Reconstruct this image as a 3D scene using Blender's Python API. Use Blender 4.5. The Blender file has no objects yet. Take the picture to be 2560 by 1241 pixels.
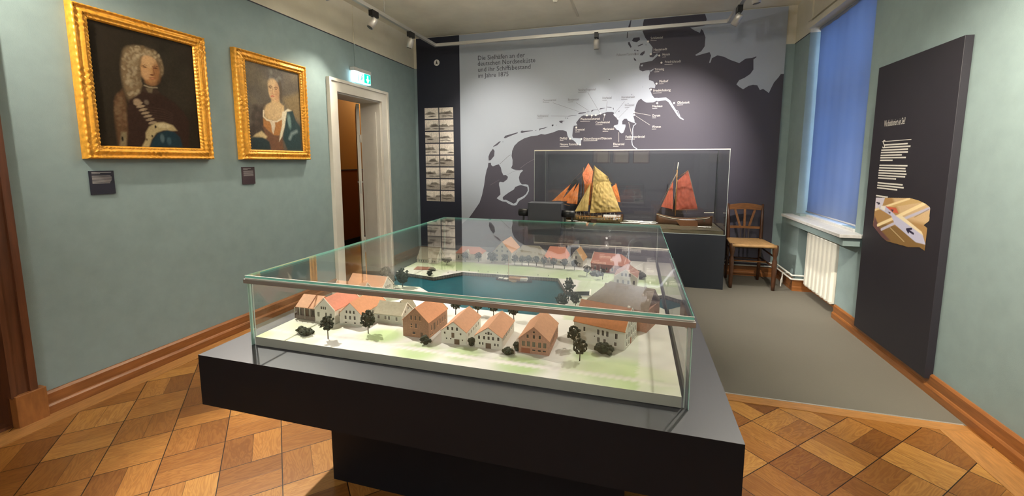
import bpy, bmesh, math, random
import numpy as np
from mathutils import Vector, Matrix, noise, geometry
K = 1.4            # metres per unit of the layout below (the camera is one unit above the floor)
rnd = random.Random(7)
SC = bpy.context.scene
COL = SC.collection

# ------------------------------------------------------------------ camera
F_PX, CX, CY = 1066.25, 1280.0, 530.0
YAW, PITCH, ROLL = -0.2805333, 0.1185618, -0.000328
def cam_axes():
    ca, sa, cb, sb = math.cos(YAW), math.sin(YAW), math.cos(PITCH), math.sin(PITCH)
    fw = Vector((sa*cb, ca*cb, -sb)); r = Vector((ca, -sa, 0)); u = r.cross(fw)
    r2 = r*math.cos(ROLL) + u*math.sin(ROLL); u2 = -r*math.sin(ROLL) + u*math.cos(ROLL)
    return r2, u2, fw
CR, CU, CF = cam_axes()
cd = bpy.data.cameras.new('camera'); cam = bpy.data.objects.new('camera', cd); COL.objects.link(cam)
cd.sensor_width = 36; cd.sensor_fit = 'HORIZONTAL'; cd.lens = F_PX/2560*36
cd.shift_y = -(620.5-CY)/2560; cd.clip_start = 0.05
mw = Matrix((CR, CU, -CF)).transposed().to_4x4(); mw.translation = Vector((0, 0, K))
cam.matrix_world = mw; SC.camera = cam
def ray(x, y): return CR*((x-CX)/F_PX) - CU*((y-CY)/F_PX) + CF
CAM = Vector((0, 0, 1))
def onX(x, y, X): d = ray(x, y); return CAM + d*(X/d.x)
def onY(x, y, Y): d = ray(x, y); return CAM + d*(Y/d.y)
def onZ(x, y, Z): d = ray(x, y); return CAM + d*((Z-1)/d.z)

# ------------------------------------------------------------------ world, view
SC.view_settings.view_transform = 'Standard'; SC.view_settings.look = 'None'
SC.view_settings.gamma = 1; SC.view_settings.use_curve_mapping = False
SC.view_settings.exposure = 0.8
W = bpy.data.worlds.new('world'); SC.world = W; W.use_nodes = True
W.node_tree.nodes['Background'].inputs[0].default_value = (0.50, 0.66, 1.0, 1)
W.node_tree.nodes['Background'].inputs[1].default_value = 3.4

# ------------------------------------------------------------------ lamps (each sits in a track spotlight built further down)
RX0, RX1, RYB, RYF, RZ = -1.876, 0.672, 3.87, -0.55, 2.10
WARM = (1.0, 0.90, 0.72); NEUT = (1.0, 0.935, 0.83)
# name of what it lights, position on track, target, watts, cone degrees, blend, colour
SPOTS = [
 ('left side of the table', (RX0+.03, 1.62), (-.88, 1.08, .12), 335, 50, .7, NEUT),
 ('right side of the table', (RX1, 2.02), (-.06, 1.15, .5), 112, 70, .8, NEUT),
 ('far shore of the model as added fill', (RX1, 2.52), (-.55, 1.85, .52), 100, 48, .8, NEUT),  # unseen spot added to brighten the far row of houses
 ('first portrait', (RX0, 0.55), (-2.22, 1.38, 1.25), 85, 64, 1.0, WARM),
 ('second portrait', (RX0, 2.86), (-2.22, 2.42, 1.12), 50, 74, 1.0, WARM),
 ('photographs', (RX0, 3.40), (-2.2, 3.35, 1.0), 8, 60, 1.0, NEUT),
 ('dark photo column', (RX0+.02, 1.80), (-1.95, 4.07, 1.05), 60, 28, 1.0, NEUT),
 ('left of the map', (RX0+.02, 2.28), (-1.25, 4.07, 1.15), 150, 46, 1.0, NEUT),
 ('right of the map', (RX1, 2.75), (0.15, 4.07, .95), 270, 66, 1.0, (1.0, .90, .84)),
 ('ships', (RX1, 2.25), (-.12, 3.85, .62), 75, 40, 1.0, WARM),
 ('text panel', (RX1, 0.95), (1.25, 1.75, 1.12), 350, 70, 1.0, WARM),
 ('radiator', (RX0+.02, 2.15), (1.24, 3.36, .20), 440, 18, 1.0, NEUT),
 ('chair', (RX1, 3.05), (.95, 3.25, .1), 75, 60, 1.0, NEUT),
 ('floor right as added fill', (RX1, 1.35), (.62, 1.35, 0), 42, 62, 1.0, WARM),  # unseen spot added to lift the dim parquet on the right
]

# ------------------------------------------------------------------ object helpers
ORG = {}
def V3(p): return Vector((p[0], p[1], p[2]))
def thing(name, label, cat, loc=(0, 0, 0), rz=0, group=None):
    o = bpy.data.objects.new(name, None); COL.objects.link(o)
    o.location = V3(loc)*K; o.rotation_euler = (0, 0, rz); o.empty_display_size = .05
    o['label'] = label; o['category'] = cat
    if group: o['group'] = group
    ORG[o.name] = V3(loc)
    return o
def tag(o, label, cat, group=None, kind=None):
    o['label'] = label; o['category'] = cat
    if group: o['group'] = group
    if kind: o['kind'] = kind
    return o
class MB:
    def __init__(s): s.v = []; s.f = []; s.m = []; s.sm = []; s.col = None
    def add(s, vs, fs, mi=0, sm=False):
        b = len(s.v); s.v += [V3(p) for p in vs]
        for f in fs: s.f.append([b+i for i in f]); s.m.append(mi); s.sm.append(sm)
        return s
    def box(s, x0, x1, y0, y1, z0, z1, mi=0):
        vs = [(x, y, z) for z in (z0, z1) for y in (y0, y1) for x in (x0, x1)]
        return s.add(vs, [(0, 2, 3, 1), (4, 5, 7, 6), (0, 1, 5, 4), (2, 6, 7, 3), (0, 4, 6, 2), (1, 3, 7, 5)], mi)
    def bar(s, a, b, w, h, up=(0, 0, 1), mi=0):
        a = V3(a); b = V3(b); d = (b-a).normalized(); up = V3(up)
        sd = d.cross(up)
        if sd.length < 1e-5: sd = d.cross(Vector((1, 0, 0)))
        sd.normalize(); u = sd.cross(d).normalized(); sd *= w/2; u *= h/2
        vs = [p+i*sd+j*u for p in (a, b) for i, j in ((-1, -1), (1, -1), (1, 1), (-1, 1))]
        return s.add(vs, [(0, 1, 2, 3), (7, 6, 5, 4), (0, 4, 5, 1), (1, 5, 6, 2), (2, 6, 7, 3), (3, 7, 4, 0)], mi)
    def tube(s, pts, r, n=10, mi=0, cap=True):
        pts = [V3(p) for p in pts]; rs = r if isinstance(r, (list, tuple)) else [r]*len(pts)
        prev = None; rings = []
        for i, p in enumerate(pts):
            d = (pts[min(i+1, len(pts)-1)]-pts[max(i-1, 0)]).normalized()
            ref = prev if prev is not None else (Vector((0, 0, 1)) if abs(d.z) < .9 else Vector((1, 0, 0)))
            a = d.cross(ref).normalized(); b = a.cross(d).normalized(); prev = b
            rings.append([p+(a*math.cos(2*math.pi*k/n)+b*math.sin(2*math.pi*k/n))*rs[i] for k in range(n)])
        vs = [q for ring in rings for q in ring]; fs = []
        for i in range(len(pts)-1):
            for k in range(n): fs.append((i*n+k, i*n+(k+1) % n, (i+1)*n+(k+1) % n, (i+1)*n+k))
        s.add(vs, fs, mi, True)
        if cap: b = len(s.v)-len(vs); s.f += [[b+k for k in range(n)][::-1], [b+(len(pts)-1)*n+k for k in range(n)]]; s.m += [mi, mi]; s.sm += [False, False]
        return s
    def lathe(s, prof, c=(0, 0, 0), n=20, mi=0):   # prof: (r, z)
        vs = [(c[0]+r*math.cos(2*math.pi*k/n), c[1]+r*math.sin(2*math.pi*k/n), c[2]+z) for r, z in prof for k in range(n)]
        fs = [(i*n+k, i*n+(k+1) % n, (i+1)*n+(k+1) % n, (i+1)*n+k) for i in range(len(prof)-1) for k in range(n)]
        fs += [tuple(range(n))[::-1], tuple((len(prof)-1)*n+k for k in range(n))]
        s.add(vs, fs[:-2], mi, True); b = len(s.v)-len(vs)
        for f in fs[-2:]: s.f.append([b+i for i in f]); s.m.append(mi); s.sm.append(False)
        return s
    def prism(s, poly, ax, a0, a1, mi=0, mi_side=None):     # poly of 2-tuples in the plane across axis ax, extruded a0..a1
        def P(p, a): return {'x': (a, p[0], p[1]), 'y': (p[0], a, p[1]), 'z': (p[0], p[1], a)}[ax]
        n = len(poly); tris = geometry.tessellate_polygon([[Vector((p[0], p[1], 0)) for p in poly]])
        s.add([P(p, a0) for p in poly]+[P(p, a1) for p in poly],
              [tuple(t) for t in tris]+[tuple(i+n for i in t[::-1]) for t in tris], mi)
        b = len(s.v)-2*n
        for i in range(n): j = (i+1) % n; s.f.append([b+i, b+j, b+j+n, b+i+n]); s.m.append(mi if mi_side is None else mi_side); s.sm.append(False)
        return s
    def ico(s, c, r, sub=1, mi=0, sc=(1, 1, 1), rot=None, jit=0, sm=False):
        bm = bmesh.new(); bmesh.ops.create_icosphere(bm, subdivisions=sub, radius=1)
        vs = []
        for v in bm.verts:
            p = Vector((v.co.x*sc[0], v.co.y*sc[1], v.co.z*sc[2]))*r*(1+jit*(rnd.random()-.5))
            if rot: p = rot @ p
            vs.append(V3(c)+p)
        s.add(vs, [[v.index for v in f.verts] for f in bm.faces], mi, sm); bm.free(); return s
    def grid(s, fn, nu, nv, mi=0, sm=True):
        vs = [fn(i/nu, j/nv) for j in range(nv+1) for i in range(nu+1)]
        return s.add(vs, [(j*(nu+1)+i, j*(nu+1)+i+1, (j+1)*(nu+1)+i+1, (j+1)*(nu+1)+i) for j in range(nv) for i in range(nu)], mi, sm)
    def text(s, body, size, at, ux=(1, 0, 0), uy=(0, 0, 1), nrm=(0, -1, 0), th=.0004, mi=0, fit=None):
        cu = bpy.data.curves.new('t', 'FONT'); cu.body = body; cu.size = 1; cu.resolution_u = 2
        ob = bpy.data.objects.new('t', cu); me = bpy.data.meshes.new_from_object(ob)
        co = [v.co.copy() for v in me.vertices]
        fs = [tuple(p.vertices) for p in me.polygons]
        if co:
            wx = max(c.x for c in co)-min(c.x for c in co)
            kx = size if fit is None else fit/wx
            at = V3(at)+V3(nrm)*th
            s.add([at+V3(ux)*c.x*kx+V3(uy)*c.y*size for c in co], fs, mi)
        bpy.data.objects.remove(ob); bpy.data.meshes.remove(me); bpy.data.curves.remove(cu)
        return s
    def build(s, name, mats, parent=None, world=True, bevel=0, loc=None, kind=None):
        org = Vector((0, 0, 0)); root = parent
        while root is not None and root.parent is not None: root = root.parent
        if root is not None and world: org = ORG.get(root.name, Vector((0, 0, 0)))
        if parent is None:
            if loc is not None: org = V3(loc)
            elif s.v:
                xs = [v.x for v in s.v]; ys = [v.y for v in s.v]; zs = [v.z for v in s.v]
                org = Vector(((min(xs)+max(xs))/2, (min(ys)+max(ys))/2, min(zs)))
            if kind == 'structure': org = Vector((0, 0, 0))
        me = bpy.data.meshes.new(name); me.from_pydata([(v-org)*K for v in s.v], [], s.f)
        if not isinstance(mats, (list, tuple)): mats = [mats]
        for m in mats: me.materials.append(m)
        me.polygons.foreach_set('material_index', s.m); me.polygons.foreach_set('use_smooth', s.sm)
        if s.col is not None:
            ca = me.color_attributes.new('Col', 'FLOAT_COLOR', 'POINT')
            ca.data.foreach_set('color', np.asarray(s.col, dtype=np.float32).ravel())
        me.update()
        if not name.startswith(('terrain', 'canvas', 'print', 'photo')) and s.col is None:
            bm = bmesh.new(); bm.from_mesh(me); bmesh.ops.recalc_face_normals(bm, faces=bm.faces); bm.to_mesh(me); bm.free()
        o = bpy.data.objects.new(name, me); COL.objects.link(o)
        if parent is not None: o.parent = parent
        else: o.location = org*K
        ORG[o.name] = org
        if bevel:
            b = o.modifiers.new('b', 'BEVEL'); b.width = bevel*K; b.segments = 2; b.limit_method = 'ANGLE'
        if kind: o['kind'] = kind
        return o

# ------------------------------------------------------------------ materials
def lin(c):
    if isinstance(c, str):
        c = c.lstrip('#'); c = tuple(int(c[i:i+2], 16)/255 for i in (0, 2, 4))
        return tuple(x/12.92 if x <= .04045 else ((x+.055)/1.055)**2.4 for x in c)
    return c
class NT:
    def __init__(s, m): s.t = m.node_tree; s.n = s.t.nodes; s.l = s.t.links
    def new(s, ty, **kw):
        n = s.n.new(ty)
        for k, v in kw.items(): setattr(n, k, v)
        return n
    def link(s, a, b): s.l.new(a, b)
    def m(s, op, a, b=0., c=None):
        n = s.new('ShaderNodeMath', operation=op)
        for i, x in enumerate((a, b) if c is None else (a, b, c)):
            if isinstance(x, (int, float)): n.inputs[i].default_value = x
            else: s.link(x, n.inputs[i])
        return n.outputs[0]
    def mix(s, f, a, b, bt='MIX'):
        n = s.new('ShaderNodeMix', data_type='RGBA', blend_type=bt)
        if isinstance(f, (int, float)): n.inputs[0].default_value = f
        else: s.link(f, n.inputs[0])
        for i, x in ((6, a), (7, b)):
            if isinstance(x, tuple): n.inputs[i].default_value = (*x, 1) if len(x) == 3 else x
            else: s.link(x, n.inputs[i])
        return n.outputs[2]
    def ramp(s, f, stops):
        n = s.new('ShaderNodeValToRGB'); e = n.color_ramp.elements
        while len(e) < len(stops): e.new(.5)
        for k, (p, c) in enumerate(stops): e[k].position = p; e[k].color = (*lin(c), 1)
        s.link(f, n.inputs[0]); return n.outputs[0]
    def noise(s, vec=None, scale=5, detail=3, rough=.5, dist=0):
        n = s.new('ShaderNodeTexNoise'); n.inputs['Scale'].default_value = scale
        n.inputs['Detail'].default_value = detail; n.inputs['Roughness'].default_value = rough
        n.inputs['Distortion'].default_value = dist
        if vec is not None: s.link(vec, n.inputs['Vector'])
        return n.outputs['Fac']
    def obj(s): return s.new('ShaderNodeTexCoord').outputs['Object']
    def comb(s, x, y, z=0.):
        n = s.new('ShaderNodeCombineXYZ')
        for i, q in enumerate((x, y, z)):
            if isinstance(q, (int, float)): n.inputs[i].default_value = q
            else: s.link(q, n.inputs[i])
        return n.outputs[0]
    def sep(s, v): n = s.new('ShaderNodeSeparateXYZ'); s.link(v, n.inputs[0]); return n.outputs
    def bump(s, h, st=.2, d=.002):
        n = s.new('ShaderNodeBump'); n.inputs['Strength'].default_value = st; n.inputs['Distance'].default_value = d
        s.link(h, n.inputs['Height']); return n.outputs[0]
def mat(name, c, rough=.6, metal=0., spec=.5, noise_amt=0., nscale=20., bump=0., bscale=60., emit=None, estr=1., stretch=None, trans=0., coat=0.):
    m = bpy.data.materials.new(name); m.use_nodes = True; t = NT(m); p = t.n['Principled BSDF']
    c = lin(c)
    p.inputs['Base Color'].default_value = (*c, 1); p.inputs['Roughness'].default_value = rough
    p.inputs['Metallic'].default_value = metal; p.inputs['Specular IOR Level'].default_value = spec
    if trans: p.inputs['Transmission Weight'].default_value = trans
    if coat: p.inputs['Coat Weight'].default_value = coat
    vec = None
    if noise_amt or bump:
        vec = t.obj()
        if stretch:
            mp = t.new('ShaderNodeMapping'); mp.inputs['Scale'].default_value = stretch; t.link(vec, mp.inputs[0]); vec = mp.outputs[0]
    if noise_amt:
        f = t.noise(vec, nscale, 4, .6)
        lo = tuple(x*(1-noise_amt) for x in c); hi = tuple(min(1, x*(1+noise_amt)) for x in c)
        n = t.new('ShaderNodeValToRGB'); n.color_ramp.elements[0].position = .3; n.color_ramp.elements[1].position = .7
        n.color_ramp.elements[0].color = (*lo, 1); n.color_ramp.elements[1].color = (*hi, 1); t.link(f, n.inputs[0])
        t.link(n.outputs[0], p.inputs['Base Color'])
    if bump: t.link(t.bump(t.noise(vec, bscale, 3), bump), p.inputs['Normal'])
    if emit is not None:
        p.inputs['Emission Color'].default_value = (*lin(emit), 1); p.inputs['Emission Strength'].default_value = estr
    return m
def vcol(name, rough=.6, bump=0., spec=.3, coat=0.):
    m = bpy.data.materials.new(name); m.use_nodes = True; t = NT(m); p = t.n['Principled BSDF']
    a = t.new('ShaderNodeVertexColor', layer_name='Col'); t.link(a.outputs[0], p.inputs['Base Color'])
    p.inputs['Roughness'].default_value = rough; p.inputs['Specular IOR Level'].default_value = spec
    if coat: p.inputs['Coat Weight'].default_value = coat; p.inputs['Coat Roughness'].default_value = .25
    if bump: t.link(t.bump(t.noise(t.obj(), 60, 4), bump, .004), p.inputs['Normal'])
    return m
def glass_mat(name, tint=(.985, .995, .99)):
    m = bpy.data.materials.new(name); m.use_nodes = True; t = NT(m); t.n.remove(t.n['Principled BSDF'])
    out = t.n['Material Output']; g = t.new('ShaderNodeNewGeometry')
    ior = t.m('SUBTRACT', 1.52, t.m('MULTIPLY', g.outputs['Backfacing'], 1.52-1/1.52))
    fr = t.new('ShaderNodeFresnel'); t.link(ior, fr.inputs['IOR'])
    tr = t.new('ShaderNodeBsdfTransparent'); tr.inputs[0].default_value = (*tint, 1)
    gl = t.new('ShaderNodeBsdfGlossy'); gl.inputs['Roughness'].default_value = 0.0
    mx = t.new('ShaderNodeMixShader'); t.link(fr.outputs[0], mx.inputs[0]); t.link(tr.outputs[0], mx.inputs[1]); t.link(gl.outputs[0], mx.inputs[2])
    t.link(mx.outputs[0], out.inputs[0]); return m

M = {}
M['wall'] = mat('wall_blue', (.242, .322, .328), .85, noise_amt=.05, nscale=8, bump=.25, bscale=220)
M['cream'] = mat('wall_cream', (.70, .655, .53), .9, noise_amt=.05, nscale=4, bump=.2, bscale=60)
M['ceil'] = mat('ceiling_paint', (.86, .81, .68), .9, noise_amt=.07, nscale=2.5, bump=.2, bscale=40)
M['carpet'] = mat('grey_lino', (.145, .134, .110), .75, noise_amt=.06, nscale=300)
M['base'] = mat('baseboard_wood', (.27, .10, .027), .38, noise_amt=.25, nscale=9, stretch=(6, .6, 6))
M['base_x'] = mat('baseboard_wood_x', (.27, .10, .027), .38, noise_amt=.25, nscale=9, stretch=(.6, 6, 6))
M['darkwood'] = mat('dark_door_wood', (.11, .038, .015), .4, noise_amt=.3, nscale=7, stretch=(6, 6, .5))
M['block'] = mat('plinth_block_wood', (.30, .115, .03), .4, noise_amt=.25, nscale=8, stretch=(4, 4, 1))
M['oakstrip'] = mat('oak_strip', (.40, .19, .06), .35, noise_amt=.25, nscale=9, stretch=(1, 8, 1))
M['oakstrip_y'] = mat('oak_strip_y', (.40, .19, .06), .35, noise_amt=.25, nscale=9, stretch=(8, 1, 1))
M['white'] = mat('white_paint', (.78, .74, .66), .45, noise_amt=.03, nscale=6)
M['navy'] = mat('navy_satin', (.0055, .006, .009), .55, spec=.25, noise_amt=.08, nscale=12)
M['navytop'] = mat('navy_top', (.030, .031, .038), .42, spec=.65, noise_amt=.06, nscale=6)
M['steel'] = mat('brushed_steel', (.42, .38, .35), .38, metal=.85)
M['alu'] = mat('aluminium', (.62, .61, .58), .35, metal=.6)
M['alud'] = mat('lamp_grey', (.55, .53, .50), .35, metal=.4)
M['black'] = mat('black_plastic', (.008, .008, .009), .4)
M['gold'] = mat('gold_leaf', (.80, .375, .042), .38, metal=.3, noise_amt=.22, nscale=40)
M['goldd'] = mat('gold_backing', (.20, .09, .02), .6)
M['glass'] = glass_mat('clear_glass')
M['gedge'] = mat('green_glass_edge', (.20, .58, .48), .15, trans=.1, spec=.8)
M['gedge_l'] = mat('pale_glass_edge', (.55, .62, .58), .2, trans=.3, spec=.8)
M['gcorner'] = mat('corner_glass_edge', (.40, .60, .53), .2, spec=.8)
M['joint'] = mat('silicone_joint', (.55, .60, .55), .3, trans=.3)
M['boardside'] = mat('board_side', (.30, .295, .26), .7)
M['letter_w'] = mat('white_lettering', (.72, .70, .66), .6)
M['letter_g'] = mat('grey_lettering', (.33, .31, .31), .6)
M['letter_m'] = mat('map_grey_lettering', (.17, .165, .18), .6)
M['letter_d'] = mat('dark_lettering', (.045, .045, .06), .6)
M['sea'] = mat('map_sea', (.37, .41, .475), .62, bump=.05, bscale=200)
M['land'] = mat('map_land', (.052, .048, .068), .62, bump=.05, bscale=200)
M['navymap'] = mat('map_navy_column', (.010, .012, .026), .6, bump=.05, bscale=200)
M['chair'] = mat('chair_wood', (.065, .026, .011), .35, noise_amt=.3, nscale=12, stretch=(4, 4, 1))
M['chairl'] = mat('chair_wood_light', (.19, .078, .022), .35, noise_amt=.3, nscale=12, stretch=(1, 4, 4))
M['chaird'] = mat('chair_panel_dark', (.035, .025, .022), .45)
M['rush'] = mat('rush_seat', (.42, .245, .10), .6, noise_amt=.35, nscale=14, stretch=(1, 14, 14), bump=.5, bscale=120)
M['rad'] = mat('radiator_enamel', (.76, .74, .66), .35)
M['pipe'] = mat('pipe_white', (.74, .73, .68), .35)
M['sill'] = mat('stone_sill', (.52, .52, .52), .35, noise_amt=.12, nscale=30)
M['brick'] = mat('model_brick', (.33, .185, .115), .8, noise_amt=.16, nscale=160)
M['brickp'] = mat('model_brick_pink', (.43, .235, .165), .8, noise_amt=.12, nscale=160)
M['hw'] = mat('model_white_wall', (.66, .63, .55), .8)
M['hg'] = mat('model_grey_wall', (.52, .52, .44), .8)
M['rt'] = mat('roof_terracotta', (.49, .245, .14), .75, noise_amt=.08, nscale=90)
M['ro'] = mat('roof_orange', (.60, .26, .13), .75, noise_amt=.08, nscale=90)
M['rr'] = mat('roof_red', (.57, .22, .145), .75, noise_amt=.08, nscale=90)
M['rl'] = mat('roof_light_clay', (.62, .34, .20), .75, noise_amt=.08, nscale=90)
M['rg'] = mat('roof_reed_grey', (.36, .32, .23), .85, noise_amt=.1, nscale=90)
M['rb'] = mat('roof_reed_brown', (.30, .235, .175), .85, noise_amt=.12, nscale=70)
M['rp'] = mat('roof_orange_light', (.74, .36, .18), .75, noise_amt=.08, nscale=90)
M['verge'] = mat('white_verge', (.82, .78, .68), .7)
M['pane'] = mat('model_window_pane', (.048, .044, .038), .5)
M['panel'] = mat('model_window_light_pane', (.125, .12, .095), .5)
M['mdoor'] = mat('model_door_brown', (.13, .085, .055), .6)
M['mdoorr'] = mat('model_door_red', (.32, .11, .06), .6)
M['shed'] = mat('model_timber', (.16, .13, .11), .7, noise_amt=.25, nscale=60, stretch=(4, 1, 1))
M['leaf'] = mat('tree_foliage', (.030, .040, .024), .9, noise_amt=.45, nscale=130)
M['trunk'] = mat('tree_trunk', (.055, .045, .032), .8)
M['water'] = mat('harbour_water', (.008, .075, .095), .28, noise_amt=.22, nscale=26, spec=.5)
M['quay'] = mat('quay_wall', (.085, .08, .07), .8)
M['hull'] = mat('hull_dark', (.020, .020, .022), .4)
M['varn'] = mat('varnished_wood', (.42, .20, .055), .35, noise_amt=.2, nscale=50)
M['hullb'] = mat('hull_brown', (.060, .028, .014), .3, noise_amt=.35, nscale=24)
M['deck'] = mat('deck_wood', (.33, .22, .10), .5, noise_amt=.3, nscale=50)
M['sailo'] = mat('sail_orange', (.56, .17, .04), .8, noise_amt=.22, nscale=22)
M['sailr'] = mat('sail_red_brown', (.26, .055, .03), .8, noise_amt=.22, nscale=22)
M['sailt'] = mat('sail_tan', (.52, .37, .13), .8, noise_amt=.14, nscale=22)
M['spar'] = mat('spar_wood', (.16, .075, .03), .5)
M['sparw'] = mat('spar_white', (.75, .70, .55), .5)
M['sea2'] = mat('diorama_sea', (.115, .105, .07), .3, noise_amt=.35, nscale=11, stretch=(.5, 3, 1), bump=.6, bscale=26)
M['foam'] = mat('sea_foam', (.74, .74, .72), .5)
M['blindr'] = mat('blind_rail', (.30, .31, .36), .5)
M['ochre'] = mat('corridor_ochre', (.50, .25, .045), .8)
M['dado'] = mat('corridor_dado', (.26, .08, .018), .5)
M['corrfl'] = mat('corridor_floor', (.06, .05, .035), .75)
M['label1'] = mat('label_navy', (.016, .016, .030), .5)
M['label2'] = mat('label_plum', (.045, .028, .034), .5)
M['canvas'] = vcol('painted_canvas', .6, .25, .08)
M['canvas2'] = vcol('painted_canvas_varnished', .42, .4, .35, coat=.15)
M['print'] = vcol('printed_picture', .6)
M['terr'] = vcol('terrain_paint', .85)
M['exitw'] = mat('exit_sign_white', (.9, .95, .93), .4, emit=(.62, .95, .95), estr=1.5)
M['exitg'] = mat('exit_sign_green', (.0, .45, .28), .4, emit=(.0, .55, .36), estr=.9)
M['exitl'] = mat('exit_sign_diffuser', (.9, .95, 1), .4, emit=(.60, .88, 1.0), estr=3.5)
M['exith'] = mat('exit_sign_housing', (.55, .55, .53), .5)
M['lens'] = mat('lamp_lens', (.10, .10, .09), .2)
def parquet():
    m = bpy.data.materials.new('oak_parquet'); m.use_nodes = True; t = NT(m); p = t.n['Principled BSDF']
    X = t.sep(t.obj()); r = 1/math.sqrt(2)/K
    u = t.m('MULTIPLY', t.m('ADD', X[0], X[1]), r); v = t.m('MULTIPLY', t.m('SUBTRACT', X[1], X[0]), r)
    a = t.m('DIVIDE', t.m('ADD', u, .036), .1772); b = t.m('DIVIDE', t.m('SUBTRACT', v, 1.743), .168)
    iu = t.m('FLOOR', a); iv = t.m('FLOOR', b); fu = t.m('SUBTRACT', a, iu); fv = t.m('SUBTRACT', b, iv)
    par = t.m('FLOORED_MODULO', t.m('ADD', iu, iv), 2.)          # 0: boards along v
    par = t.m('GREATER_THAN', par, .5); q = t.m('SUBTRACT', 1., par)
    ac = t.m('ADD', t.m('MULTIPLY', fu, q), t.m('MULTIPLY', fv, par))
    half = t.m('GREATER_THAN', ac, .5)
    wn = t.new('ShaderNodeTexWhiteNoise', noise_dimensions='3D'); t.link(t.comb(iu, iv, half), wn.inputs[0])
    wv = wn.outputs['Value']; ws = t.sep(wn.outputs['Color'])
    al = t.m('ADD', t.m('MULTIPLY', v, q), t.m('MULTIPLY', u, par)); cr = t.m('ADD', t.m('MULTIPLY', u, q), t.m('MULTIPLY', v, par))
    gv = t.comb(t.m('ADD', t.m('MULTIPLY', cr, 26.), t.m('MULTIPLY', wv, 31.)), t.m('ADD', t.m('MULTIPLY', al, 5.), t.m('MULTIPLY', ws[0], 17.)), 0.)
    g1 = t.noise(gv, 1.0, 3, .5, 1.5)
    rings = t.m('ADD', t.m('MULTIPLY', t.m('SINE', t.m('MULTIPLY', g1, 42.)), .5), .5)
    gf = t.comb(t.m('MULTIPLY', cr, 330.), t.m('MULTIPLY', al, 14.), wv)
    g2 = t.noise(gf, 1., 3, .6)
    tone = t.ramp(wv, [(0, (.22, .086, .018)), (.3, (.32, .136, .030)), (.65, (.41, .188, .044)), (1, (.53, .275, .072))])
    c = t.mix(t.m('MULTIPLY', rings, .5), tone, t.mix(1., tone, (.58, .42, .30), 'MULTIPLY'))
    c = t.mix(t.m('MULTIPLY', g2, .55), c, t.mix(1., c, (.55, .45, .35), 'MULTIPLY'))
    e1 = t.m('MINIMUM', t.m('MINIMUM', fu, t.m('SUBTRACT', 1., fu)), t.m('MINIMUM', fv, t.m('SUBTRACT', 1., fv)))
    e2 = t.m('ABSOLUTE', t.m('SUBTRACT', ac, .5))
    gap = t.m('MAXIMUM', t.m('LESS_THAN', e1, .0085), t.m('MULTIPLY', t.m('LESS_THAN', e2, .004), .7))
    c = t.mix(gap, c, (.022, .008, .003))
    t.link(c, p.inputs['Base Color']); p.inputs['Roughness'].default_value = .34
    h = t.m('SUBTRACT', t.m('MULTIPLY', g2, .3), gap)
    t.link(t.bump(h, .25, .003), p.inputs['Normal'])
    return m
M['parquet'] = parquet()
def blindmat():
    m = bpy.data.materials.new('roller_blind_fabric'); m.use_nodes = True; t = NT(m); t.n.remove(t.n['Principled BSDF'])
    d = t.new('ShaderNodeBsdfDiffuse'); d.inputs[0].default_value = (.12, .145, .20, 1)
    tr = t.new('ShaderNodeBsdfTranslucent'); tr.inputs[0].default_value = (.17, .215, .29, 1)
    a = t.new('ShaderNodeAddShader'); t.link(d.outputs[0], a.inputs[0]); t.link(tr.outputs[0], a.inputs[1])
    t.link(a.outputs[0], t.n['Material Output'].inputs[0]); return m
M['blind'] = blindmat()

# ================================================================== ROOM SHELL
XL, XR, XRB, YB, ZC, YF, ZP = -2.23, 1.26, 1.212, 4.09, 2.245, -2.3, 1.945
def S(mb, name, m): return mb.build(name, m, None, kind='structure')
S(MB().box(XL-.05, XR+.05, YF, 1.93, -.03, 0), 'floor', M['parquet'])
S(MB().box(XL-.19, XR+.12, 1.93, YB, -.03, .001), 'floor_2', M['carpet'])
S(MB().box(XL+.03, XR-.03, 1.872, 1.926, 0, .0022), 'trim_1', M['oakstrip'])
S(MB().box(XL+.03, XR-.03, 1.926, 1.9335, 0, .0032), 'trim_2', M['alu'])
S(MB().box(XR-.135, XR-.03, YF, 1.872, 0, .0018), 'trim_3', M['oakstrip_y'])
S(MB().box(XL+.03, XL+.115, YF, 1.872, 0, .0018), 'trim_4', M['oakstrip_y'])
S(MB().box(XL-.4, XR+.4, YF-.1, YB+.1, ZC, ZC+.05), 'ceiling', M['ceil'])
def wall_lr(name, segs, mats): # segs: list of boxes (x0,x1,y0,y1,z0,z1,mi)
    mb = MB()
    for b in segs: mb.box(*b)
    return S(mb, name, mats)
D0, D1, DZ = 2.845, 3.447, 1.53      # white door opening
E0, E1, EZ = .12, .93, 1.75          # dark door opening
wt = .19
segs = []
for z0, z1, mi in ((0, ZP, 0), (ZP, ZC, 1)):
    for y0, y1, zl in ((YF, E0, 0), (E0, E1, EZ), (E1, D0, 0), (D0, D1, DZ), (D1, YB+.1, 0)):
        a = max(z0, zl)
        if a < z1: segs.append((XL-wt, XL, y0, y1, a, z1, mi))
wall_lr('wall_left', segs, [M['wall'], M['cream']])
wall_lr('wall_back', [(XL-wt, XR+.3, YB, YB+.1, 0, ZP, 0), (XL-wt, XR+.3, YB, YB+.1, ZP, ZC, 1)], [M['wall'], M['cream']])
wall_lr('wall_front', [(XL-wt, XR+.3, YF-.1, YF, 0, ZP, 0), (XL-wt, XR+.3, YF-.1, YF, ZP, ZC, 1)], [M['wall'], M['cream']])
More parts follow.
